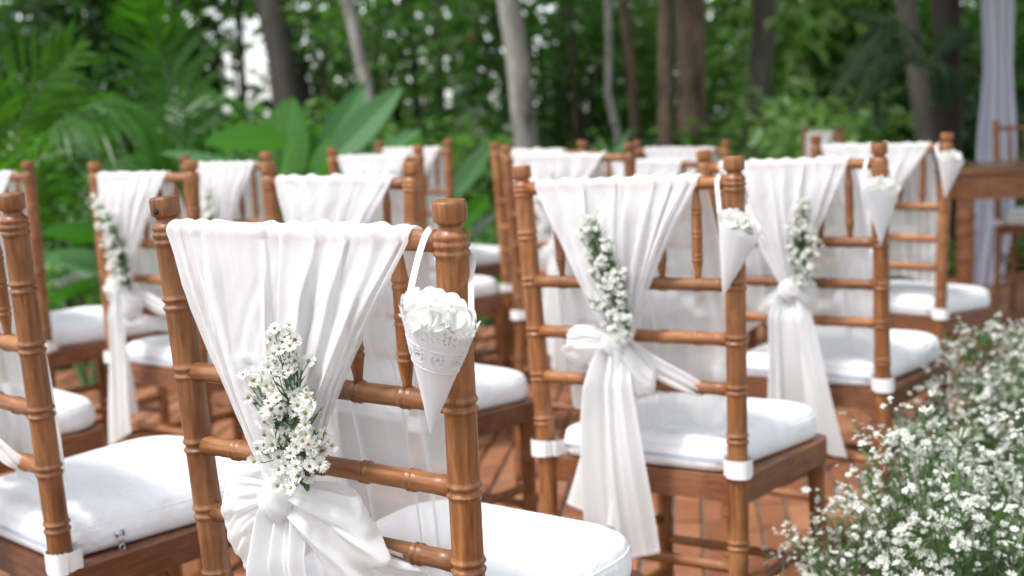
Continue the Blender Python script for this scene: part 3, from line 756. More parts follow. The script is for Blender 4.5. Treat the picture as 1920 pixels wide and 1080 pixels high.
bouquet('F0', 'small blurred white flower spray on the far left chair under the broad leaves', auto_clusters(rg_, .15, .1, ((0, .012), (.4, .026), (.8, .014), (1, .006)), 14, 4), 0, (-.02, kpos('X1')[1], .68), seed=15, joined=True)
bouquet('G', 'faint white flower sprigs on the chair behind the large right-of-centre chair', auto_clusters(rg_, .19, -.1, ((0, .012), (.4, .034), (.9, .034), (1, .02)), 12, 3), 0, kpos('X2'), seed=16, joined=True)
bouquet('D', 'low white flowers on the chair directly behind the front centre chair', auto_clusters(rg_, .15, .0, ((0, .010), (.4, .03), (.8, .028), (1, .022)), 14, 5), 0, kpos('X1'), seed=17, joined=True)

# ------------------------------------------------------------------ petal cones
def cone_parts(rim, tip, R, seed, lace=True):
    """rim and tip points in the chair's frame"""
    rg = np.random.default_rng(seed); rim = np.array(rim, float); tip = np.array(tip, float); ax = rim - tip; H = np.linalg.norm(ax); ax /= H
    e1 = np.cross((0, 1, 0), ax); e1 /= np.linalg.norm(e1); e2 = np.cross(ax, e1)      # e2 faces away from the viewer
    def P(th, h, out=0.0): return tip + ax * h * H + (e1 * cos(th) + e2 * .62 * sin(th)) * (R * h + .0006 + out)
    nu = 168; parts = []
    def sheet(h0, h1, nv, hole=None, out=0, top=None):
        V = []; 
        for j in range(nv):
            for i in range(nu):
                th = 2 * pi * i / nu; hh1 = h1 + (top(th) if top else 0); h = h0 + (hh1 - h0) * j / (nv - 1)
                V.append(P(th, h, out * (1 if j else 1)))
        F = [f for f in grid_faces(nu, nv, True)]
        if hole: F = [f for n_, f in enumerate(F) if not hole(2 * pi * (n_ % nu + .5) / nu, h0 + (h1 - h0) * (n_ // nu + .5) / (nv - 1))]
        return V, F
    V, F = sheet(.0, .62 if lace else .97, 26, None, 0, None if lace else (lambda th: .05 * abs(sin(th * 4))))
    parts.append(('paper_cone', mesh('paper_cone', V, F, PAPER)))
    # seam flap of the rolled paper
    a0 = radians(250); V = []
    for h in np.linspace(.06, .60 if lace else .98, 12):
        for q in (0, .12, .24, .36): V.append(P(a0 + q, h, .0009 * (1 - q / .5)))
    parts.append(('seam_flap', mesh('seam_flap', V, grid_faces(4, 12), PAPER)))
    if lace:
        NR = 9
        def hole(th, h):
            x = (th / (2 * pi) * NR) % 1 - .5; x *= 2 * pi * R * .72 / NR
            z = (h - .72) * H; r = math.hypot(x, z * 1.0)
            k = math.atan2(z, x)
            if .0042 < r < .0062 and sin(k * 9) > .2: return True
            if r < .0022 and r > .0009: return True
            if abs(h - .622) < .008 and sin(th * 34) > .3: return True
            if h > .84 and h < .97 and sin(th * 40 + (1.6 if int(h * 40) % 2 else 0)) > .45 and int(h * 80) % 2 == 0: return True
            return False
        V, F = sheet(.60, .985, 44, hole, .0007, lambda th: .075 * abs(sin(th * 4.5)))
        parts.append(('lace_edge', mesh('lace_edge', V, F, PAPER)))
        mb = MB()                          # raised cords of the lace
        for i in range(NR):
            th0 = 2 * pi * (i + .5) / NR
            for rr in (.0068, .0036):
                pts = []
                for a in np.linspace(0, 2 * pi, 18): pts.append(P(th0 + rr * cos(a) / (R * .72), .72 + rr * sin(a) / H, .0009))
                mb.add(*tube(pts, .00032, 5, False))
        for h in (.612, .80): mb.add(*tube([P(t, h, .0006) for t in np.linspace(0, 2 * pi, 80)], .0005, 5, False))
        parts.append(('lace_cord', mb.mesh('lace_cord', PAPER)))
    petals = []
    for i in range(40):
        a = rg.uniform(0, 2 * pi); rr = R * .66 * math.sqrt(rg.uniform(0, 1)); q = rr / R
        c = tip + ax * (H * rg.uniform(.84, .97) + .016 * (1 - q * q)) + e1 * rr * cos(a) + e2 * rr * sin(a) * .6
        nr = ax * (1.1 - q) + e1 * cos(a) * q * 1.2 + e2 * sin(a) * q * 1.2 + rg.normal(size=3) * .35
        petals.append((c, rg.uniform(.55, .95), nr))
    return parts, petals, P, ax, e1, e2
def petal_mesh(rg):
    n = 9; V = []
    cu, cv = rg.uniform(.5, 1.3), rg.uniform(-.5, 1.0)
    for j in range(n):
        v = j / (n - 1); wd = .0125 * math.sin(pi * min(.98, .12 + v * .8)) ** .6 * (1 - .25 * (v > .95))
        for i in range(n):
            u = (i / (n - 1) - .5) * 2
            V.append((u * wd, (v - .5) * .026, .011 * cu * (u * u) * wd / .0125 + .012 * cv * (v - .4) ** 2 + .0012 * sin(u * 5 + v * 4)))
    return mesh('petal', V, grid_faces(n, n), PETAL)
PETALS = [petal_mesh(_rg) for _ in range(7)]
def ribbon_mesh(pts, wd, nrm):
    P = bez(pts, 40); V = []
    for i in range(40):
        t = P[min(i + 1, 39)] - P[max(i - 1, 0)]; t /= np.linalg.norm(t) + 1e-9; s = np.cross(t, nrm); s /= np.linalg.norm(s) + 1e-9
        V += [P[i] - s * wd / 2, P[i] + s * wd / 2]
    return mesh('ribbon', V, grid_faces(2, 40), RIBBON)
def petal_cone(key, label, rim_off, tip_off, R, seed, lace):
    px, py = post_xy(.80)
    rim = (px + rim_off[0], py - .020 - R * .62 + rim_off[1], rim_off[2]); tip = (px + tip_off[0], py - .022 + tip_off[1], tip_off[2])
    parts, petals, P, ax, e1, e2 = cone_parts(rim, tip, R, seed, lace); rg = np.random.default_rng(seed + 50)
    r = thing('petal_cone', label, 'paper cone', chair_matrix(key), 'paper petal cones hung on the aisle chairs')
    for n_, me in parts: ob(n_, me, r)
    for c, s, nr in petals:
        ob('petal', PETALS[rg.integers(0, 7)], r, loc=c, rot=face_rot(nr, rg), scale=s * (R / .037))
    Lr, Rr = P(pi, .985), P(0.0, .985); zt = RAILS[0]; qx, qy = post_xy(zt)
    pts = [Lr + (.001, 0, -.006), Lr * .5 + np.array([qx - .0205, qy - .0135, zt + .002]) * .5, (qx - .0205, qy - .0135, zt + .002), (qx - .0200, qy - .002, zt + .0118), (qx - .019, qy + .012, zt + .004),
           (qx - .004, qy + .0175, zt - .006), (qx + .011, qy + .0145, zt - .018), (qx + .0165, qy + .004, zt - .034), Rr + (-.001, 0, -.004)]
    ob('ribbon', ribbon_mesh(pts, .0062, np.array([.25, -1, 0])), r)
petal_cone('A', 'white lace-edged paper cone of rose petals hung on the front centre chair', (.019, -.004, .824), (-.013, -.006, .713), .0375, 1, True)
petal_cone('B', 'white paper cone of rose petals hung on the large chair right of centre', (.030, 0, .823), (-.010, 0, .720), .034, 2, False)
petal_cone('D1', 'white paper cone of petals hung on the chair beside the flower bed', (.022, 0, .843), (.009, 0, .733), .036, 3, False)
petal_cone('E', 'dim white paper cone of petals on the aisle chair nearest the wooden table', (.036, -.006, .856), (.014, -.004, .757), .034, 4, False)

# ------------------------------------------------------------------ aisle flower bed
BED_PETAL = cloth_mat('spray_petal', (.78, .79, .73), .35, 0, weave=100, rough_bump=0)
BED_BUD = [daisy_mesh(_rg, o, False, 8, .8) for o in (.1, .35, .6, .9, 1.2)]
for b_ in BED_BUD: b_.materials[0] = BED_PETAL
def merge_flowers(mb, items, rg):
    data = []
    for me in BED_BUD:
        V = np.empty(len(me.vertices) * 3); me.vertices.foreach_get('co', V)
        data.append((V.reshape(-1, 3), [list(p.vertices) for p in me.polygons], [p.material_index for p in me.polygons]))
    for q, nrm, s in items:
        V, F, M = data[rg.integers(0, 5)]; R = np.array(face_rot(nrm, rg).to_matrix()); n0 = mb.n
        mb.V.append((V * s) @ R.T + q); mb.F += [[a + n0 for a in f] for f in F]; mb.M += M; mb.n += len(V)
def flower_bed(label, c, rad, top, nst, seed, singles, fs=1.0):
    rg = np.random.default_rng(seed); r = thing('flower_bed', label, 'flowers', Matrix.Translation((c[0], c[1], 0)), 'white flower beds along the aisle')
    st, lf, items = MB(), MB(), []
    for i in range(nst):
        a = rg.uniform(0, 2 * pi); q = math.sqrt(rg.uniform(0, 1)); foot = np.array([cos(a), sin(a), 0]) * rad * .42 * q
        hgt = top * (1 - .62 * q ** 2.2) * rg.uniform(.80, 1.10); tipp = np.array([cos(a), sin(a), 0]) * rad * q * rg.uniform(.9, 1.12) + np.array([0, 0, hgt])
        mid = foot * .5 + tipp * .5 + np.array([0, 0, .06])
        P = bez([foot, mid, tipp], 9); st.add(*tube(P, np.linspace(.0016, .0008, 9), 5, False))
        for _ in range(rg.integers(4, 7)):                      # a loose panicle of small heads
            j = P[rg.integers(5, 9)]; e = tipp + rg.normal(size=3) * np.array([.026, .026, .024])
            st.add(*tube(np.array([j, (j + e) / 2 + (0, 0, -.004), e]), .0006, 4, False))
            for _ in range(rg.integers(3, 6)):
                o = rg.normal(size=3) * np.array([.009, .009, .005]); nr = np.array([cos(a) * q * .6, sin(a) * q * .6, .8]) + rg.normal(size=3) * .45
                items.append((e + o, nr, fs * rg.uniform(.6, 1.05)))
        for _ in range(24):
            j = P[rg.integers(2, 9)]; d = rg.normal(size=3); d[2] = abs(d[2]) * .6 + .2; blade(lf, j, d, rg.uniform(.022, .055), rg.uniform(.0018, .0042), np.array([.1, .05, 1]))
    ob('stems', st.mesh('stems', STEM), r)
    ml = lf.mesh('leaves', BED_LEAF); tint(ml, rg, 2); ob('leaves', ml, r, kind='stuff')
    # the heads that show largest (nearest the eye and uppermost) are objects, the rest one mass
    eye = np.array(EYE) - np.array([c[0], c[1], 0])
    order = sorted(range(len(items)), key=lambda i: np.linalg.norm(items[i][0] - eye) - .5 * items[i][0][2])
    for i in order[:singles]:
        q, nrm, s = items[i]; ob('blossom', BED_BUD[rg.integers(0, 5)], r, loc=q, rot=face_rot(nrm, rg), scale=s)
    mb = MB(); merge_flowers(mb, [items[i] for i in order[singles:]], rg)
    ob('blossoms', mb.mesh('blossoms', [BED_PETAL, POD]), r, kind='stuff')
def tint(me, rg, per):
    """one random tint per leaf (per = faces in a leaf)"""
    a = me.attributes.new('tint', 'FLOAT', 'FACE'); n = len(me.polygons); v = np.repeat(rg.uniform(0, 1, n // per + 1), per)[:n]
    a.data.foreach_set('value', v.astype(np.float32))
flower_bed('nearest clump of small white flowers at the lower right corner', (.63, 1.72), .29, .55, 235, 41, 290, .98)
flower_bed('second clump of white flowers beside the right aisle chair', (1.05, 2.50), .37, .565, 270, 42, 240, 1.0)
flower_bed('far clump of white flowers below the wooden table at the right edge', (1.50, 3.30), .32, .43, 140, 43, 0, 1.0)

# ------------------------------------------------------------------ table, curtain at the far right
tb = thing('wooden_table', 'brown wooden table with turned legs and a pale top at the right edge', 'table', Matrix.Translation((2.30, 5.32, 0)) @ Matrix.Rotation(radians(-2), 4, 'Z'))
TW, TD, TH = .56, .26, .75
V, F = box((-TW - .03, -TD - .03, TH - .022), (TW + .03, TD + .03, TH), .006); TOPM = wood_mat('polished_table_top', (.12, .045, .015), (.22, .085, .03), (.34, .15, .06), rough=.22, coat=.6, stretch=(3, 30, 30)); ob('table_top', mesh('table_top', V, F, TOPM, False), tb)
for (x0, y0, x1, y1) in ((-TW, -TD, TW, -TD + .022), (-TW, TD - .022, TW, TD), (-TW, -TD + .022, -TW + .022, TD - .022), (TW - .022, -TD + .022, TW, TD - .022)):
    V, F = box((x0, y0, TH - .122), (x1, y1, TH - .0225)); ob('apron', mesh('apron', V, F, WOOD_X, False), tb)
def turned_leg():
    zs = np.array(sorted(set(np.linspace(0, TH - .125, 30)) | {h + k for h in (.56, .50, .40, .14) for k in np.linspace(-.016, .016, 9)}))
    zs = zs[zs <= TH - .125]
    r = .024 + .010 * sstep(.05, .45, zs) + ring_profile(0, zs, (.56, .50, .40, .14), .006, .006, .004)
    return tube(np.array([(0, 0, z) for z in zs]), r, 16)
LEGM = mesh('leg', *turned_leg(), WOOD)
for sx in (-1, 1):
    for sy in (-1, 1): ob('leg', LEGM, tb, loc=(sx * (TW - .035), sy * (TD - .035), 0))

def curtain():
    rg = np.random.default_rng(9); nu, nv = 70, 60; u = np.linspace(0, 1, nu); V = []
    f = .022 * np.sin(u * 2 * pi * 4.3 + 1.5 * smooth_noise(nu, 5, rg)) + .012 * smooth_noise(nu, 12, rg)
    for j in range(nv):
        z = 3.6 * j / (nv - 1); wd = .20 + .03 * sin(z * 2.1) - .05 * math.exp(-((z - 1.15) / .25) ** 2)
        x = (u - .5) * wd + .02 * sin(z * 1.7) - .03 * (1 - sstep(0, .4, z)) * 1.0
        V.append(np.stack([x, f * (1 + .4 * sin(z * 3)), np.full(nu, z + .01)], 1))
    return mesh('curtain', np.concatenate(V), grid_faces(nu, nv), CURTAIN)
cp = at(1862, 520, 7.2)
thing('curtain', 'lilac-white sheer curtain hanging in a narrow column behind the table', 'curtain', Matrix.Translation((cp.x, 7.15, 0)), None, curtain())
ar = thing('arch_beam', 'wooden beam above the picture carrying the lilac curtain', 'arch', Matrix.Translation((cp.x, 7.15, 0)))
V, F = box((-.3, -.05, 3.62), (2.3, .05, 3.72)); ob('beam', mesh('beam', V, F, WOOD_D, False), ar)
for x in (2.2,):
    V, F = box((x - .05, -.05, -.06), (x + .05, .05, 3.62)); ob('post', mesh('post', V, F, WOOD_D, False), ar)

# ------------------------------------------------------------------ vegetation
def leaf_cloud(rg, n, centres, size, flat=.55, droop=.3):
    """n folded leaves; centres = array of leaf base points"""
    L = size * rg.uniform(.6, 1.25, n); W = L * rg.uniform(.20, .30, n)
    d = rg.normal(size=(n, 3)); d[:, 2] = d[:, 2] * flat - droop; d /= np.linalg.norm(d, axis=1)[:, None]
    up = np.array([0, 0, 1.0]) + rg.normal(size=(n, 3)) * .45
    s = np.cross(d, up); s /= np.linalg.norm(s, axis=1)[:, None]; nn = np.cross(s, d)
    c = centres
    b = c; t = c + d * L[:, None] - nn * (L * .15)[:, None]
    k = lambda f, sg: c + d * (L * f)[:, None] + s * (W * sg)[:, None] + nn * (W * .35)[:, None]
    V = np.stack([b, k(.3, 1), k(.68, .8), t, k(.68, -.8), k(.3, -1)], 1).reshape(-1, 3)
    i = np.arange(n)[:, None] * 6
    F = np.stack([i + [0, 1, 2, 3], i + [0, 3, 4, 5]], 1).reshape(-1, 4)
    return V, F
def ball(rg, n, rx, ry, rz, clumps=9, spread=.42):
    cc = rg.normal(size=(clumps, 3)); cc /= np.linalg.norm(cc, axis=1)[:, None]; cc *= rg.uniform(.35, .85, clumps)[:, None]
    k = rg.integers(0, clumps, n); p = cc[k] + rg.normal(size=(n, 3)) * spread * .55
    return p * np.array([rx, ry, rz])
def foliage_mesh(name, rg, n, r3, size, m, clumps=9, spread=.42, droop=.3):
    V, F = leaf_cloud(rg, n, ball(rg, n, *r3, clumps, spread), size, droop=droop); me = mesh(name, V, F, m, True); tint(me, rg, 2); return me
vr = np.random.default_rng(101)
BUSH = {c: [foliage_mesh('foliage', vr, 480, (.62, .62, .62), sz, m_, 10) for sz in (.085, .13, .17)] for c, m_ in (('m', LEAF), ('l', LEAF_LT), ('d', LEAF_DK))}
TALL = {c: [foliage_mesh('foliage', vr, 620, (.55, .55, 1.05), sz, m_, 14) for sz in (.10, .15)] for c, m_ in (('m', LEAF), ('l', LEAF_LT), ('d', LEAF_DK))}
def stem_mesh(rg, h, n=5, r=.012, sp=.3):
    mb = MB()
    for _ in range(n):
        a = rg.uniform(0, 6.28); e = np.array([cos(a) * sp * rg.uniform(.3, 1), sin(a) * sp * rg.uniform(.3, 1), h * rg.uniform(.8, 1.1)])
        mb.add(*tube(bez([(0, 0, -.05), e * .5 + (0, 0, h * .12), e], 8), np.linspace(r, r * .4, 8), 6, False))
    return mb.mesh('stem', TWIG)
STEMS = [stem_mesh(vr, 1.0) for _ in range(3)]
KIND = {'m': 'mid-green', 'l': 'sunlit-toned light-green', 'd': 'dark'}
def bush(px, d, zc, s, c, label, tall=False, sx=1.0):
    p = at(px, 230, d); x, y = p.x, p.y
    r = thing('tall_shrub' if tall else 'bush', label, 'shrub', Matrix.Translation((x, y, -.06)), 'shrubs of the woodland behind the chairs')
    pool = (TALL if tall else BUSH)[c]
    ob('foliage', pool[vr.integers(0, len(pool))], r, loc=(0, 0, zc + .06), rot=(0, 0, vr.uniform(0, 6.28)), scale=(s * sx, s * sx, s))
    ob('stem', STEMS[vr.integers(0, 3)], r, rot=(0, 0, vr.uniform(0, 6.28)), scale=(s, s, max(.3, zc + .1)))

def tree(px, px_top, d, dia, m, label, lean_y=0.0, h=9, crown=True, bends=None, taper=.8, crown_c='d'):
    """px = photo x of the trunk at the horizon line, px_top = at the top of the picture"""
    b = at(px, 250, d); t = at(px_top, 0, d); dz = t.z - b.z; sx = (t.x - b.x) / dz
    x0, y0 = b.x - sx * b.z, b.y
    r = thing('tree', label, 'tree', Matrix.Translation((x0, y0, -.06)), 'trees of the woodland')
    zs = np.linspace(0, h, 24); n_ = smooth_noise(24, 6, vr) * dia * .25
    bx = np.interp(zs, *zip(*bends)) if bends else 0
    P = np.stack([sx * np.minimum(zs, 4) + .3 * sx * np.maximum(zs - 4, 0) + n_ + bx, n_[::-1], zs], 1)
    rad = dia / 2 * (1 + .5 * np.exp(-zs / .25)) * (1 - (1 - taper) * zs / h)
    ob('trunk', mesh('trunk', *tube(P, rad, 14), m), r)
    if crown:
        top = P[-1]
        mb = MB()
        for k in range(6):
            a = k * 1.05 + vr.uniform(0, .5); e = top + np.array([cos(a), sin(a), .35]) * h * .16
            mb.add(*tube(bez([P[-6], (P[-4] + e) / 2, e], 8), np.linspace(dia * .22, dia * .05, 8), 6, False))
        ob('limbs', mb.mesh('limbs', m), r)
        ob('crown', CROWN[crown_c][vr.integers(0, 2)], r, loc=top, rot=(0, 0, vr.uniform(0, 6)), scale=h / 9.)
    return r
CROWN = {c: [foliage_mesh('crown', vr, 1500, (2.1, 2.1, 1.5), .34, m_, 16) for _ in range(2)] for c, m_ in (('d', LEAF_DK), ('m', LEAF))}

tree(987, 969, 8.6, .160, BARK_PALE, 'pale grey straight tree trunk rising behind the centre chairs', h=8)
tree(1254, 1249, 9.2, .110, BARK_BROWN, 'warm brown slim tree trunk, left of a touching pair', h=9, crown=False)
tree(1293, 1290, 9.5, .215, BARK_BROWN, 'darker brown thick tree trunk, right of a touching pair', h=9, crown=False)
tree(1409, 1424, 9.8, .175, BARK_GREY, 'dark grey-green tree trunk right of the brown pair', h=9, crown=False)
tree(1775, 1765, 7.8, .170, BARK_DARK, 'shade-darkened, almost black tree trunk left of the lilac curtain', h=8)
tree(1738, 1700, 8.3, .125, BARK_GREY, 'grey mossy tree trunk touching the black trunk', h=8)
tree(693, 655, 9.4, .095, BARK_PALE, 'thin pale leaning tree trunk above the long pale leaves', h=8)
tree(533, 520, 11, .23, BARK_GREY, 'broad shaded tree trunk left of the thin pale one', h=9)
tree(583, 530, 11.6, .12, BARK_DARK, 'dark slim trunk close behind the broad shaded trunk', h=9)
tree(455, 460, 12, .06, BARK_DARK, 'thin dark sapling trunk against the bright sky gap', h=7)
tree(825, 818, 12.5, .13, BARK_GREY, 'faint grey trunk left of the pale straight trunk', h=9)
tree(1038, 1045, 13, .10, BARK_GREY, 'faint slim trunk just right of the pale straight trunk', h=9, crown=False)
tree(1075, 1060, 12, .07, BARK_BROWN, 'thin brown trunk between the pale trunk and the crooked stem', h=8)
tree(1190, 1170, 11, .095, BARK_BROWN, 'leaning brown trunk left of the brown pair', h=8, crown=False)
tree(1138, 1132, 10.4, .070, BARK_PALE, 'crooked pale stem between the pale trunk and the brown pair', h=7, bends=((0, .1), (.9, .06), (1.25, -.02), (1.6, .03), (2.2, .02), (7, 0)))
tree(95, 90, 11.5, .10, BARK_DARK, 'dark trunk behind the palms at far left', h=8)
tree(290, 285, 12.5, .09, BARK_DARK, 'dark slim trunk behind the upright palm frond', h=8)
tree(1660, 1668, 14, .14, BARK_DARK, 'dim trunk between the bright foliage and the black trunk', h=9, crown=False)
tree(1530, 1525, 17, .12, BARK_GREY, 'distant grey trunk in the bright foliage', h=9, crown=False)
tree(770, 775, 16, .12, BARK_DARK, 'distant dark trunk in the middle of the bushes', h=9, crown=False)

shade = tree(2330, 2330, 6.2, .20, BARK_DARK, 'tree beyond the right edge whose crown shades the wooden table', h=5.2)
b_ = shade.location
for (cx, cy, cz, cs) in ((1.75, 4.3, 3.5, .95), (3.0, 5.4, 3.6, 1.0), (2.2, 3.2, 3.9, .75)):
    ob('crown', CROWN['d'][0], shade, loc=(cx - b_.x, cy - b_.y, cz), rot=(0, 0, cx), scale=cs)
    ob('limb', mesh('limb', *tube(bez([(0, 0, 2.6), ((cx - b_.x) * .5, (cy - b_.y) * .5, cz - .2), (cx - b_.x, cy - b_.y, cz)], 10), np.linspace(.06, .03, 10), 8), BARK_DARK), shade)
# shrubs: (photo x, depth, centre height, scale, tone, tall?)
SP = []
rs = random.Random(4)
def field(x0, x1, d0, d1, z0, z1, s0, s1, tones, n, tall=False):
    for i in range(n):
        SP.append((x0 + (x1 - x0) * (i + rs.random()) / n, rs.uniform(d0, d1), rs.uniform(z0, z1), rs.uniform(s0, s1), rs.choice(tones), tall))
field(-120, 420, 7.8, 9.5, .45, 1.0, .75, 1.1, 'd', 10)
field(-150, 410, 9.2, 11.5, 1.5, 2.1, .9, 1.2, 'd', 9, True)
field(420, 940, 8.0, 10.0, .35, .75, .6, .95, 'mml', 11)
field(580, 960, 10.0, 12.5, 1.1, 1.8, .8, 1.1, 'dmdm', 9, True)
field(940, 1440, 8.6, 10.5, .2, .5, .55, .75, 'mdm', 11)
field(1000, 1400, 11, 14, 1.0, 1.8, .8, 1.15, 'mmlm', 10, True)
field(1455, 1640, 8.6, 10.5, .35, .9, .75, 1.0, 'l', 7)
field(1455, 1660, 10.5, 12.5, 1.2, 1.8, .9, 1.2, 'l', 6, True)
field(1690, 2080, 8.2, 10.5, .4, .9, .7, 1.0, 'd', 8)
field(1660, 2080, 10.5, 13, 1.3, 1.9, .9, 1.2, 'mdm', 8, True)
for e_ in ((405, 12.0, 2.35, .62), (455, 12.5, 2.45, .62), (520, 12.2, 2.40, .6), (425, 9.5, .55, .7), (520, 9.4, .45, .7)): SP.append((*e_, 'd', False))
NTH = ['lowest', 'rounded', 'loose', 'dense', 'ragged', 'spreading', 'upright', 'leafy', 'thin', 'broad', 'bushy', 'airy']
def zone(px):
    for lim, nm in ((180, 'behind the palms at far left'), (420, 'behind the upright palm frond'), (620, 'around the sky gap left of centre'), (780, 'above the long pale leaves'), (940, 'left of the pale straight trunk'), (1100, 'right of the pale straight trunk'), (1230, 'beside the crooked pale stem'), (1330, 'behind the brown trunk pair'), (1450, 'around the dark grey-green trunk'), (1580, 'left in the bright patch of foliage'), (1720, 'right in the bright patch of foliage'), (1820, 'behind the black trunk')):
        if px < lim: return nm
    return 'behind the lilac curtain'
seen = {}
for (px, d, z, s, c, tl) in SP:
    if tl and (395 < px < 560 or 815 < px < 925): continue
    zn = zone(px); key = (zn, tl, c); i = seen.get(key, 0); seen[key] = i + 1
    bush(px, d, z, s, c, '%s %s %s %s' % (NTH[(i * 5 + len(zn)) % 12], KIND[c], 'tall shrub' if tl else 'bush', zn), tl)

# far woodland: a loose mass of leaves with gaps that let the sky through
def far_wood():
    rg = np.random.default_rng(55); n = 19000
    ang = rg.uniform(-.62, .62, n); dist = rg.uniform(15, 27, n); z = rg.uniform(0, 1, n) ** 1.15 * 8.5
    px = 960 + np.tan(ang) * F_PX; py = 224 - (z - CH) / (dist * np.cos(ang)) * F_PX
    clump = np.sin(ang * 41 + 1) * np.sin(z * 1.7 + ang * 13) + .5 * np.sin(ang * 97 + z * 3)
    keep = clump > -1.0
    for (gx, gy, rx, ry) in ((465, 125, 85, 90), (500, 110, 40, 50), (600, 140, 26, 50), (1335, 12, 70, 26), (1455, 12, 34, 30), (1565, 8, 24, 26), (1620, -5, 60, 22), (872, 70, 30, 34)):
        keep &= (((px - gx) / rx) ** 2 + ((py - gy) / ry) ** 2 > 1) | (rg.uniform(0, 1, n) < .42)
    c = np.stack([np.sin(ang) * dist, np.cos(ang) * dist, z], 1)[keep]
    V, F = leaf_cloud(rg, len(c), c, .40); me = mesh('far_wood', V, F, LEAF, True); tint(me, rg, 2); return me
ob('far_wood', far_wood(), kind='stuff')

# palms
def frond(mb, pts, L, n, rg, droop=.35, side_ang=50, wd=.011, rad=.008, up=(0, -.3, 1), mi=(0, 1)):
    P = bez(pts, n + 6); mb.add(*tube(P, np.linspace(rad, rad * .3, len(P)), 6, False), mi[1])
    for i in range(4, n + 6):
        t = (i - 4) / (n + 2); T = P[min(i + 1, n + 5)] - P[i - 1]; T /= np.linalg.norm(T)
        sd_ = np.cross(T, up); sd_ /= np.linalg.norm(sd_) + 1e-9; ln = L * (.35 + .65 * math.sin(pi * min(1, .18 + .8 * t))) * rg.uniform(.9, 1.1)
        nn = np.cross(sd_, T)
        for s in (-1, 1):
            a = radians(side_ang) * (1 - .45 * t) + rg.normal() * .06
            d = T * cos(a) + sd_ * s * sin(a) + nn * .12 + rg.normal(size=3) * .05; d /= np.linalg.norm(d)
            ws = np.cross(d, nn); ws /= np.linalg.norm(ws)
            q = [P[i] + d * ln * f + np.array([0, 0, -droop * ln * f * f]) for f in (0, .35, .7, 1)]
            V = [q[0] - ws * wd * .3, q[0] + ws * wd * .3, q[1] - ws * wd, q[1] + ws * wd, q[2] - ws * wd * .8, q[2] + ws * wd * .8, q[3]]
            mb.add(V, [[0, 1, 3, 2], [2, 3, 5, 4], [4, 5, 6]], mi[0])
def palm(label, base, fr, seed):
    rg = np.random.default_rng(seed); r = thing('palm', label, 'palm', Matrix.Translation(base), 'palms at the left of the garden')
    for (pts, L, n, droop, ang, up) in fr:
        mb = MB(); frond(mb, [np.array(p) - np.array(base) for p in pts], L, n, rg, droop, ang, up=up)
        me = mb.mesh('frond', [PALM, STEM]); tint(me, rg, 1); ob('frond', me, r)
    V, F = tube(np.array([(0, 0, -.06), (.01, 0, .2), (0, .01, .38)]), np.array([.07, .06, .035]), 12); ob('trunk', mesh('trunk', V, F, BARK_BROWN), r)
def A3(px, py, d): return tuple(at(px, py, d))
b1 = Vector((at(40, 300, 5.4).x, at(40, 300, 5.4).y, -.06))
PALM_LT = leaf_mat('bright_palm_leaf', (.035, .125, .006), (.10, .25, .026), .45, .35)
PALM_D = PALM; PALM = PALM_LT
palm('bright green palm with upswept fronds at the far left', b1, [
   ([b1 + Vector((0, 0, .38)), A3(20, 330, 5.3), A3(55, 200, 5.2), A3(130, 95, 5.0)], .42, 34, .10, 42, (0, -1, .25)),
   ([b1 + Vector((0, 0, .38)), A3(-30, 300, 5.0), A3(-90, 190, 4.9), A3(-170, 130, 4.8)], .42, 30, .2, 45, (0, -1, .3)),
   ([b1 + Vector((0, 0, .38)), A3(60, 330, 5.6), A3(90, 290, 5.7), A3(170, 240, 5.9)], .34, 30, .25, 48, (0, -.8, .6))], 1)
b2 = Vector((at(120, 330, 5.9).x, at(120, 330, 5.9).y, -.06))
PALM = PALM_D
palm('arching palm with drooping shaded fronds behind the left chairs', b2, [
   ([b2 + Vector((0, 0, .38)), A3(110, 360, 5.7), A3(150, 215, 5.6), A3(240, 195, 5.6), A3(330, 265, 5.6)], .40, 38, .75, 62, (0, -.35, 1)),
   ([b2 + Vector((0, 0, .38)), A3(95, 380, 5.4), A3(75, 290, 5.2), A3(110, 230, 5.1), A3(190, 215, 5.1)], .30, 30, .7, 62, (0, -.35, 1)),
   ([b2 + Vector((0, 0, .38)), A3(140, 400, 6.1), A3(200, 310, 6.2), A3(270, 300, 6.2), A3(330, 340, 6.3)], .36, 32, .8, 62, (0, -.3, 1)),
   ([b2 + Vector((0, 0, .38)), A3(100, 400, 5.7), A3(70, 330, 5.6), A3(20, 310, 5.5), A3(-40, 350, 5.4)], .36, 32, .6, 60, (0, -.3, 1))], 2)
b3 = Vector((at(325, 330, 6.6).x, at(325, 330, 6.6).y, -.06))
PALM = PALM_D
palm('tall palm whose upright frond rises left of the sky gap', b3, [
   ([b3 + Vector((0, 0, .38)), A3(330, 260, 6.5), A3(305, 110, 6.5), A3(262, -40, 6.3)], .38, 40, .12, 60, (.5, -1, .1)),
   ([b3 + Vector((0, 0, .38)), A3(340, 250, 6.9), A3(375, 180, 7.0), A3(445, 190, 7.1)], .30, 30, .5, 60, (0, -.4, 1))], 3)
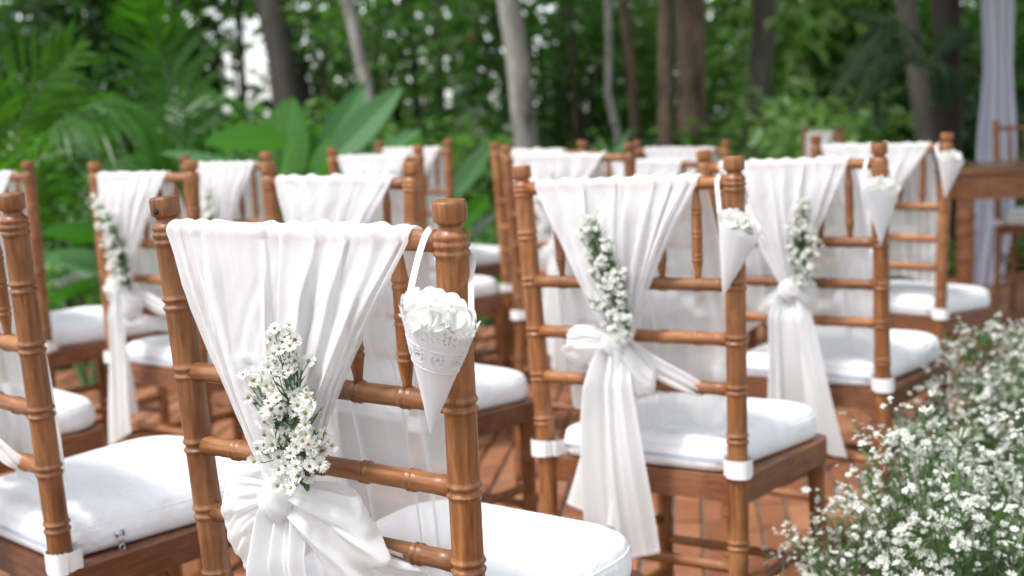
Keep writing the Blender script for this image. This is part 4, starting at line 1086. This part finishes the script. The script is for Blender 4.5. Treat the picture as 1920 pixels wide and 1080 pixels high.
# dark fern on the black trunk
b4 = at(1740, 110, 7.6)
fr = thing('hanging_fern', 'dark fern growing out of the black tree trunk', 'fern', Matrix.Translation(b4)); rgf = np.random.default_rng(6)
for (ex, ey, cx, cy) in ((1570, 165, 1640, 85), (1625, 90, 1660, 60), (1600, 20, 1680, 50), (1815, 60, 1780, 70), (1650, 235, 1670, 120), (1775, 190, 1770, 130), (1600, 205, 1650, 110)):
    mb = MB(); dd = 7.4 + rgf.uniform(-.3, .3); frond(mb, [np.array(p) - np.array(b4) for p in (A3(1742, 115, 7.62), A3(cx, cy, dd), A3(ex, ey, dd))], .11, 30, rgf, .25, 62, .007, .004, (0, -.7, .8))
    me = mb.mesh('frond', [FERN, STEM]); tint(me, rgf, 1); ob('frond', me, fr)

# broad-leaved plants
def big_leaf(base, tip, width, nrm, m, cup=.12, bend=.15, heart=.0, seed=0):
    rg = np.random.default_rng(seed); base, tip = np.array(base, float), np.array(tip, float); ax = tip - base; L = np.linalg.norm(ax); ax /= L
    nrm = np.array(nrm, float); nrm -= ax * (nrm @ ax); nrm /= np.linalg.norm(nrm); s = np.cross(ax, nrm)
    nv, nu = 26, 21; V = []
    for j in range(nv):
        v = j / (nv - 1); hw = width / 2 * (math.sin(pi * v ** .66) ** .62 if 0 < v < 1 else 0) + .0004
        for i in range(nu):
            u = i / (nu - 1) * 2 - 1
            rip = .012 * width * sin(v * 60 - abs(u) * 9) * abs(u) * 3
            q = base + ax * L * v + s * hw * u + nrm * (cup * hw * abs(u) ** 1.2 * 2 - bend * L * v * v * .6 + rip - .02 * width * math.exp(-(u / .07) ** 2)) - ax * heart * L * (abs(u) ** 1.5) * (1 - v) ** 3
            V.append(q)
    me = mesh('leaf', V, grid_faces(nu, nv), m); a = me.attributes.new('tint', 'FLOAT', 'FACE'); a.data.foreach_set('value', np.full(len(me.polygons), rg.uniform(.2, .9), np.float32)); return me
def leafy(label, foot_px, d, leaves, seed, group='broad-leaved plants in the garden border'):
    g = at(foot_px, 300, d); base = Vector((g.x, g.y, -.06)); r = thing('leafy_plant', label, 'plant', Matrix.Translation(base), group)
    for i, (bx, by, tx, ty, wpx, nrm, m_, dd) in enumerate(leaves):
        B, T = at(bx, by, d + dd[0]), at(tx, ty, d + dd[1]); wid = wpx / F_PX * d
        me = big_leaf(B - base, T - base, wid, nrm, m_, seed=seed * 10 + i, heart=.1, bend=.10)
        lf = ob('leaf', me, r)
        V, F = tube(bez([(0, 0, 0), tuple((B - base) * .5 + Vector((0, 0, .05))), tuple(B - base)], 10), np.linspace(.012, .006, 10), 7, False)
        ob('stalk', mesh('stalk', V, F, STEM), r)
UPN, FRN, BKN = (0, -.5, 1), (0, -1, .3), (0, -1, -.2)
leafy('plant with broad bright green leaves behind the left chairs', 470, 5.2, [
   (525, 262, 382, 262, 66, (.1, -.75, .65), BIGLEAF, (0, -.1)), (530, 335, 540, 178, 118, (-.3, -1, .25), BIGLEAF, (.25, .3)), (530, 335, 555, 250, 34, (.9, -.5, .2), PALELEAF, (-.1, -.15)),
   (590, 345, 618, 252, 46, (-.5, -.8, .2), BIGLEAF, (-.1, -.1)), (470, 330, 305, 278, 62, (.1, -.45, .9), PALELEAF, (.1, -.1)), (570, 300, 590, 225, 40, (.5, -.8, .3), BIGLEAF, (.3, .4)), (440, 330, 400, 235, 34, (.4, -.7, .5), BIGLEAF, (.5, .6))], 1)
leafy('plant with two long pale upright leaves left of centre', 640, 5.6, [
   (605, 285, 690, 148, 50, (.35, -1, .3), PALELEAF, (0, .2)), (630, 290, 756, 155, 56, (.25, -1, .4), PALELEAF, (-.1, .1)), (640, 330, 680, 270, 36, (.5, -.7, .5), PALELEAF, (.2, .2)), (700, 300, 790, 235, 34, (0, -.8, .6), PALELEAF, (.4, .6))], 2)
leafy('plant with one long pale leaf beside the far centre chairs', 870, 5.5, [
   (850, 358, 926, 262, 40, (.55, -.9, .3), PALELEAF, (0, .1)), (868, 415, 918, 362, 36, (.3, -.8, .6), BIGLEAF, (-.1, 0)), (840, 390, 800, 330, 34, (0, -.8, .6), BIGLEAF, (.3, .4)), (890, 440, 930, 400, 34, (0, -.6, .8), LEAF_DK, (.2, .2)), (850, 440, 880, 390, 30, (-.3, -.7, .6), LEAF_DK, (.1, .1)), (900, 480, 940, 440, 40, (0, -.6, .8), BIGLEAF, (.3, .2))], 3)
leafy('low plant with wide leaves under the palms by the left chairs', 140, 5.0, [
   (185, 440, 78, 432, 52, (0, -.75, .7), BIGLEAF, (0, -.1)), (205, 505, 82, 480, 74, (.05, -.6, .8), PALELEAF, (.05, -.1)), (200, 530, 90, 560, 46, (0, -.6, .8), BIGLEAF, (.1, -.1)), (110, 540, 215, 500, 50, (0, -.55, .85), LEAF_DK, (.2, .2)), (250, 560, 150, 590, 44, (0, -.5, .9), BIGLEAF, (.2, 0)),
   (240, 480, 330, 430, 50, (0, -.6, .8), LEAF_DK, (.4, .4)), (90, 600, 20, 560, 46, (0, -.6, .8), LEAF_DK, (.1, 0)), (260, 610, 340, 600, 46, (0, -.5, .9), BIGLEAF, (.5, .3))], 4)
leafy('dark low plant filling the border behind the front centre chair', 420, 5.9, [
   (400, 430, 330, 380, 50, (0, -.6, .8), LEAF_DK, (0, 0)), (430, 420, 500, 360, 50, (0, -.6, .8), BIGLEAF, (.1, .1)), (460, 470, 380, 450, 50, (0, -.5, .9), BIGLEAF, (-.1, -.2)), (330, 600, 290, 615, 40, (0, -.5, .9), BIGLEAF, (-.5, -.6)), (540, 400, 600, 350, 44, (0, -.7, .7), LEAF_DK, (.1, .2))], 5)
leafy('spiky grey-green plant in front of the leaning brown trunk', 1150, 7.2, [
   (1140, 300, 1185, 240, 12, (.3, -1, .3), PALELEAF, (0, 0)), (1150, 300, 1175, 262, 12, (-.3, -1, .3), PALELEAF, (0, .1)), (1145, 300, 1120, 255, 12, (.3, -1, .3), LEAF, (0, 0)), (1150, 300, 1205, 262, 12, (0, -1, .5), LEAF, (0, .1))], 6)
# low ground cover in the border
def cover():
    rg = np.random.default_rng(71); n = 9000; x = rg.uniform(-4.5, 5.2, n); y = 6.35 + .46 * x + rg.exponential(1.1, n) + .05; y = np.where(x > 3.4, np.maximum(y, 7.9), y)
    c = np.stack([x, y, rg.uniform(0, .34, n) * np.minimum(1, .45 + (y - 6.35 - .46 * x))], 1)
    V, F = leaf_cloud(rg, n, c, .12, droop=0); me = mesh('ground_cover', V, F, LEAF, True); tint(me, rg, 2); return me
ob('ground_cover', cover(), kind='stuff')

# a pale house glimpsed between the trees
hp = at(872, 80, 24)
hs_ = thing('far_house', 'narrow white house with an orange awning glimpsed between the trunks', 'house', Matrix.Translation((hp.x, hp.y, -.06)))
WALLM = simple('white_render', (.78, .77, .75), .9); ROOFM = simple('clay_roof', (.42, .16, .06), .8)
V, F = box((-.28, 0, 0), (.22, 3, 3.25)); ob('wall', mesh('wall', V, F, WALLM, False), hs_)
rv = [(-.4, -.2, 3.26), (.4, -.2, 3.26), (.4, 3.2, 3.26), (-.4, 3.2, 3.26), (0, -.2, 3.6), (0, 3.2, 3.6)]
V, F = box((0, -.35, 2.42), (.20, -.02, 2.58)); ob('awning', mesh('awning', V, F, ROOFM, False), hs_)
ob('roof', mesh('roof', rv, [[0, 1, 4], [2, 3, 5], [1, 2, 5, 4], [3, 0, 4, 5], [3, 2, 1, 0]], ROOFM, False), hs_)
V, F = box((-.02, -.03, 1.7), (.18, .02, 2.35)); ob('window', mesh('window', V, F, simple('dark_glass', (.03, .04, .04), .1), False), hs_)

# ------------------------------------------------------------------ lay the bricks
bpy.context.view_layer.update()
dg = bpy.context.evaluated_depsgraph_get()
vis = []
for i, (x, y, d, px) in enumerate(BRICKS):
    if not (-20 < px < 1940) or d < .8: continue
    hit = 0
    for ox, oy in ((0, 0), (.0, .06), (0, -.06)):
        v = Vector((x + ox, y + oy, .0)) - EYE
        pyx = 540 - F_PX * v.dot(UPV) / v.dot(FWD)
        if pyx > 1085: continue
        ok, loc, *_ = sc.ray_cast(dg, EYE, v.normalized(), distance=v.length - .03)
        if not ok: hit += 1
    if hit: vis.append((hit / d ** 2, i))
vis.sort(reverse=True); single = {i for _, i in vis[:296]}
rb = np.random.default_rng(8); rest = MB(); tints = []
for i, (x, y, d, px) in enumerate(BRICKS):
    dz = rb.normal() * .0007; rz = BYAW + rb.normal() * .006
    if i in single:
        ob('brick', BRICK_MESH[i % 6], PAV, loc=(x, y, .006 + dz), rot=(rb.normal() * .004, rb.normal() * .008, rz))
    else:
        V, F = brick_shape(rb); c_, s_ = cos(rz), sin(rz)
        V = np.stack([V[:, 0] * c_ - V[:, 1] * s_ + x, V[:, 0] * s_ + V[:, 1] * c_ + y, V[:, 2] + .006 + dz], 1); rest.add(V, F); tints += [rb.uniform()] * len(F)
me = rest.mesh('bricks', BRICK, False); a = me.attributes.new('tint', 'FLOAT', 'FACE'); a.data.foreach_set('value', np.array(tints, np.float32))
ob('bricks', me, PAV, kind='stuff')
